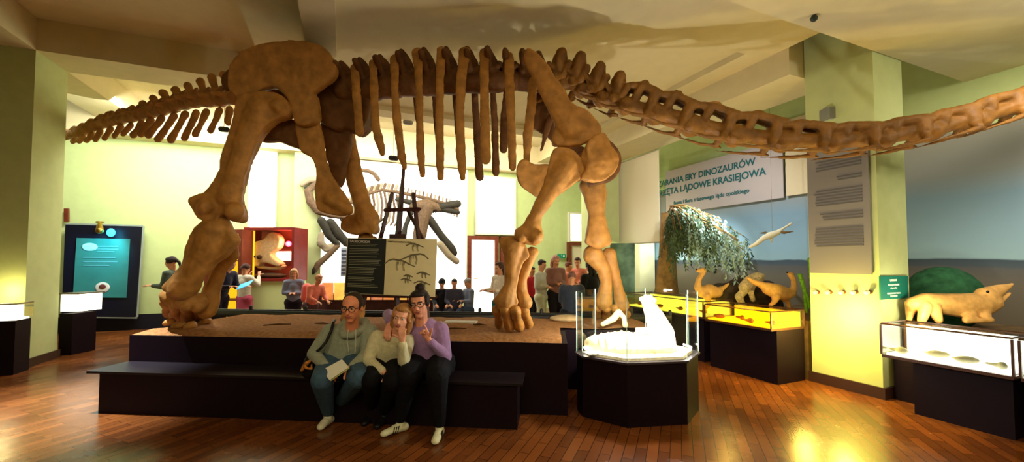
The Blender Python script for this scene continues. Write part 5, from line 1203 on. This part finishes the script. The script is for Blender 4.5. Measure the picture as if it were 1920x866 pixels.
bm = NB(); q = [A_(604, 694, 3.70), A_(641, 674, 3.72), A_(653, 688, 3.62), A_(618, 712, 3.58)]; prism(bm, q, (0, .004, .006)); obj('sheet', bm, WHITE, ppr)
bm = NB(); prism(bm, [p+V((.006, .012, -.012)) for p in q], (0, .003, .004)); obj('sheet', bm, mat('paper_yellow', (206, 204, 130), .8), ppr)
# his shoulder bag
bg = thing('shoulder_bag', 'black shoulder bag with a gold patterned scarf, hanging at the seated man\'s side', 'bag', V((A_(582, 700, 4.0).x, 4.0, .441)))
bm = NB(); b0 = A_(580, 700, 4.02); cap(bm, V((b0.x-.02, 4.05, .52)), V((b0.x+.03, 4.05, .66)), .085, .075, 12, .6, (0, 1, 0)); fobj('pouch', bm, mat('bag_black', (16, 15, 20), .5), bg, .012, 2)
bm = NB(); chain(bm, [(A_(585, 690, 3.98), .014), (A_(592, 660, 3.99), .014)], 8); chain(bm, [(A_(604, 650, 3.93), .014), (A_(612, 640, 3.96), .014), (A_(621, 620, 3.99), .014), (A_(625, 605, 4.04), .014), (A_(628, 600, 4.16), .014)], 8); chain(bm, [(A_(592, 660, 3.99), .014), (A_(600, 654, 3.93), .014), (A_(604, 650, 3.93), .014)], 8); obj('strap', bm, mat('bag_black', (16, 15, 20)), bg, True)
bm = NB(); chain(bm, [(A_(566, 694, 3.95), .016), (A_(574, 682, 3.94), .022), (A_(582, 676, 3.95), .015)], 8); chain(bm, [(A_(574, 690, 3.92), .014), (A_(585, 692, 3.93), .010), (A_(584, 684, 3.93), .010)], 8); fobj('patterned_scarf', bm, mat('gold_pattern', (190, 120, 50), .6, .3, 0, 60, .7), bg, .008, 1)
# woman in lilac (right)
k = 1.0
J = dict(fwd=V((-.05, -1, 0)), head=A_(787, 570, 3.98), hf=V((-.06, -1, -.06)), hu=V((-.10, 0, 1)), neck=A_(790, 603, 4.06), chest=A_(798, 632, 4.12), pel=V((A_(806, 690, 4.14).x, 4.15, SEAT+.03)),
  shR=A_(764, 618, 4.12), elR=A_(728, 590, 4.20), wrR=A_(731, 604, 3.97), shL=A_(824, 620, 4.10), elL=A_(836, 668, 4.0), wrL=A_(806, 640, 3.84))
pel = J['pel']; J.update(hpR=pel+V((-.11, -.02, 0)), hpL=pel+V((.10, -.02, 0)), knR=A_(764, 706, 3.70), knL=A_(820, 706, 3.68))
t = gp(712, 822); J['toR'] = V((t.x+.0, t.y, 0)); J['anR'] = V((t.x+.15, t.y+.14, .11)); t = gp(814, 838); J['toL'] = V((t.x, t.y, 0)); J['anL'] = V((t.x+.01, t.y+.20, .11))
hd = dict(R=dict(D=V((-.10, -.45, -.85)), N=V((.1, .85, -.3)), side=1, curl=(18, 18, 20, 24), spread=3), L=dict(D=V((-.45, -.1, .85)), N=V((-.2, -.9, .1)), side=1, curl=(20, 75, 85, 85), spread=12, thumb=-10))
c = dict(top=(152, 118, 168), bot=(15, 15, 22), hair=(34, 22, 24), skin=(226, 154, 128), shoe=(224, 220, 186), stripe=True)
wom = person('seated woman in a lilac jumper, dark hair in a bun, arm round the girl', J, c, k, True, 1.15, 'jumper', 'trousers', 'bun', True, hands=hd, fat=1.32)
# girl in cream (middle)
k = .96
J = dict(fwd=V((.05, -1, 0)), head=A_(753, 595, 3.90), hf=V((.0, -1, -.12)), hu=V((.22, 0, 1)), neck=A_(743, 624, 4.0), chest=A_(733, 650, 4.06), pel=V((A_(728, 695, 4.10).x, 4.12, SEAT+.02)),
  shR=A_(707, 634, 4.03), elR=A_(690, 676, 3.92), wrR=A_(718, 697, 3.74), shL=A_(762, 640, 3.98), elL=A_(757, 676, 3.80), wrL=A_(755, 644, 3.74))
pel = J['pel']; J.update(hpR=pel+V((-.09, -.02, 0)), hpL=pel+V((.08, -.02, 0)), knR=A_(695, 712, 3.68), knL=A_(735, 714, 3.66))
t = gp(676, 806); J['toR'] = V((t.x, t.y+.04, 0)); J['anR'] = V((t.x+.03, t.y+.22, .11)); t = gp(700, 812); J['toL'] = V((t.x, t.y+.04, 0)); J['anL'] = V((t.x+.03, t.y+.22, .11))
hd = dict(R=dict(D=V((.8, -.4, -.1)), N=V((0, .3, -1)), curl=(35, 40, 42, 45)), L=dict(D=V((-.05, .0, 1)), N=V((0, 1, .1)), side=1, curl=(35, 40, 45, 50), spread=3))
c = dict(top=(206, 198, 164), bot=(14, 14, 20), hair=(176, 124, 72), skin=(230, 164, 138), shoe=(18, 16, 20))
girl = person('seated girl in a cream fleece jumper hiding her chin behind one raised hand', J, c, k, True, 1.10, 'fleece_jumper', 'trousers', 'long', False, hands=hd, fat=1.16)
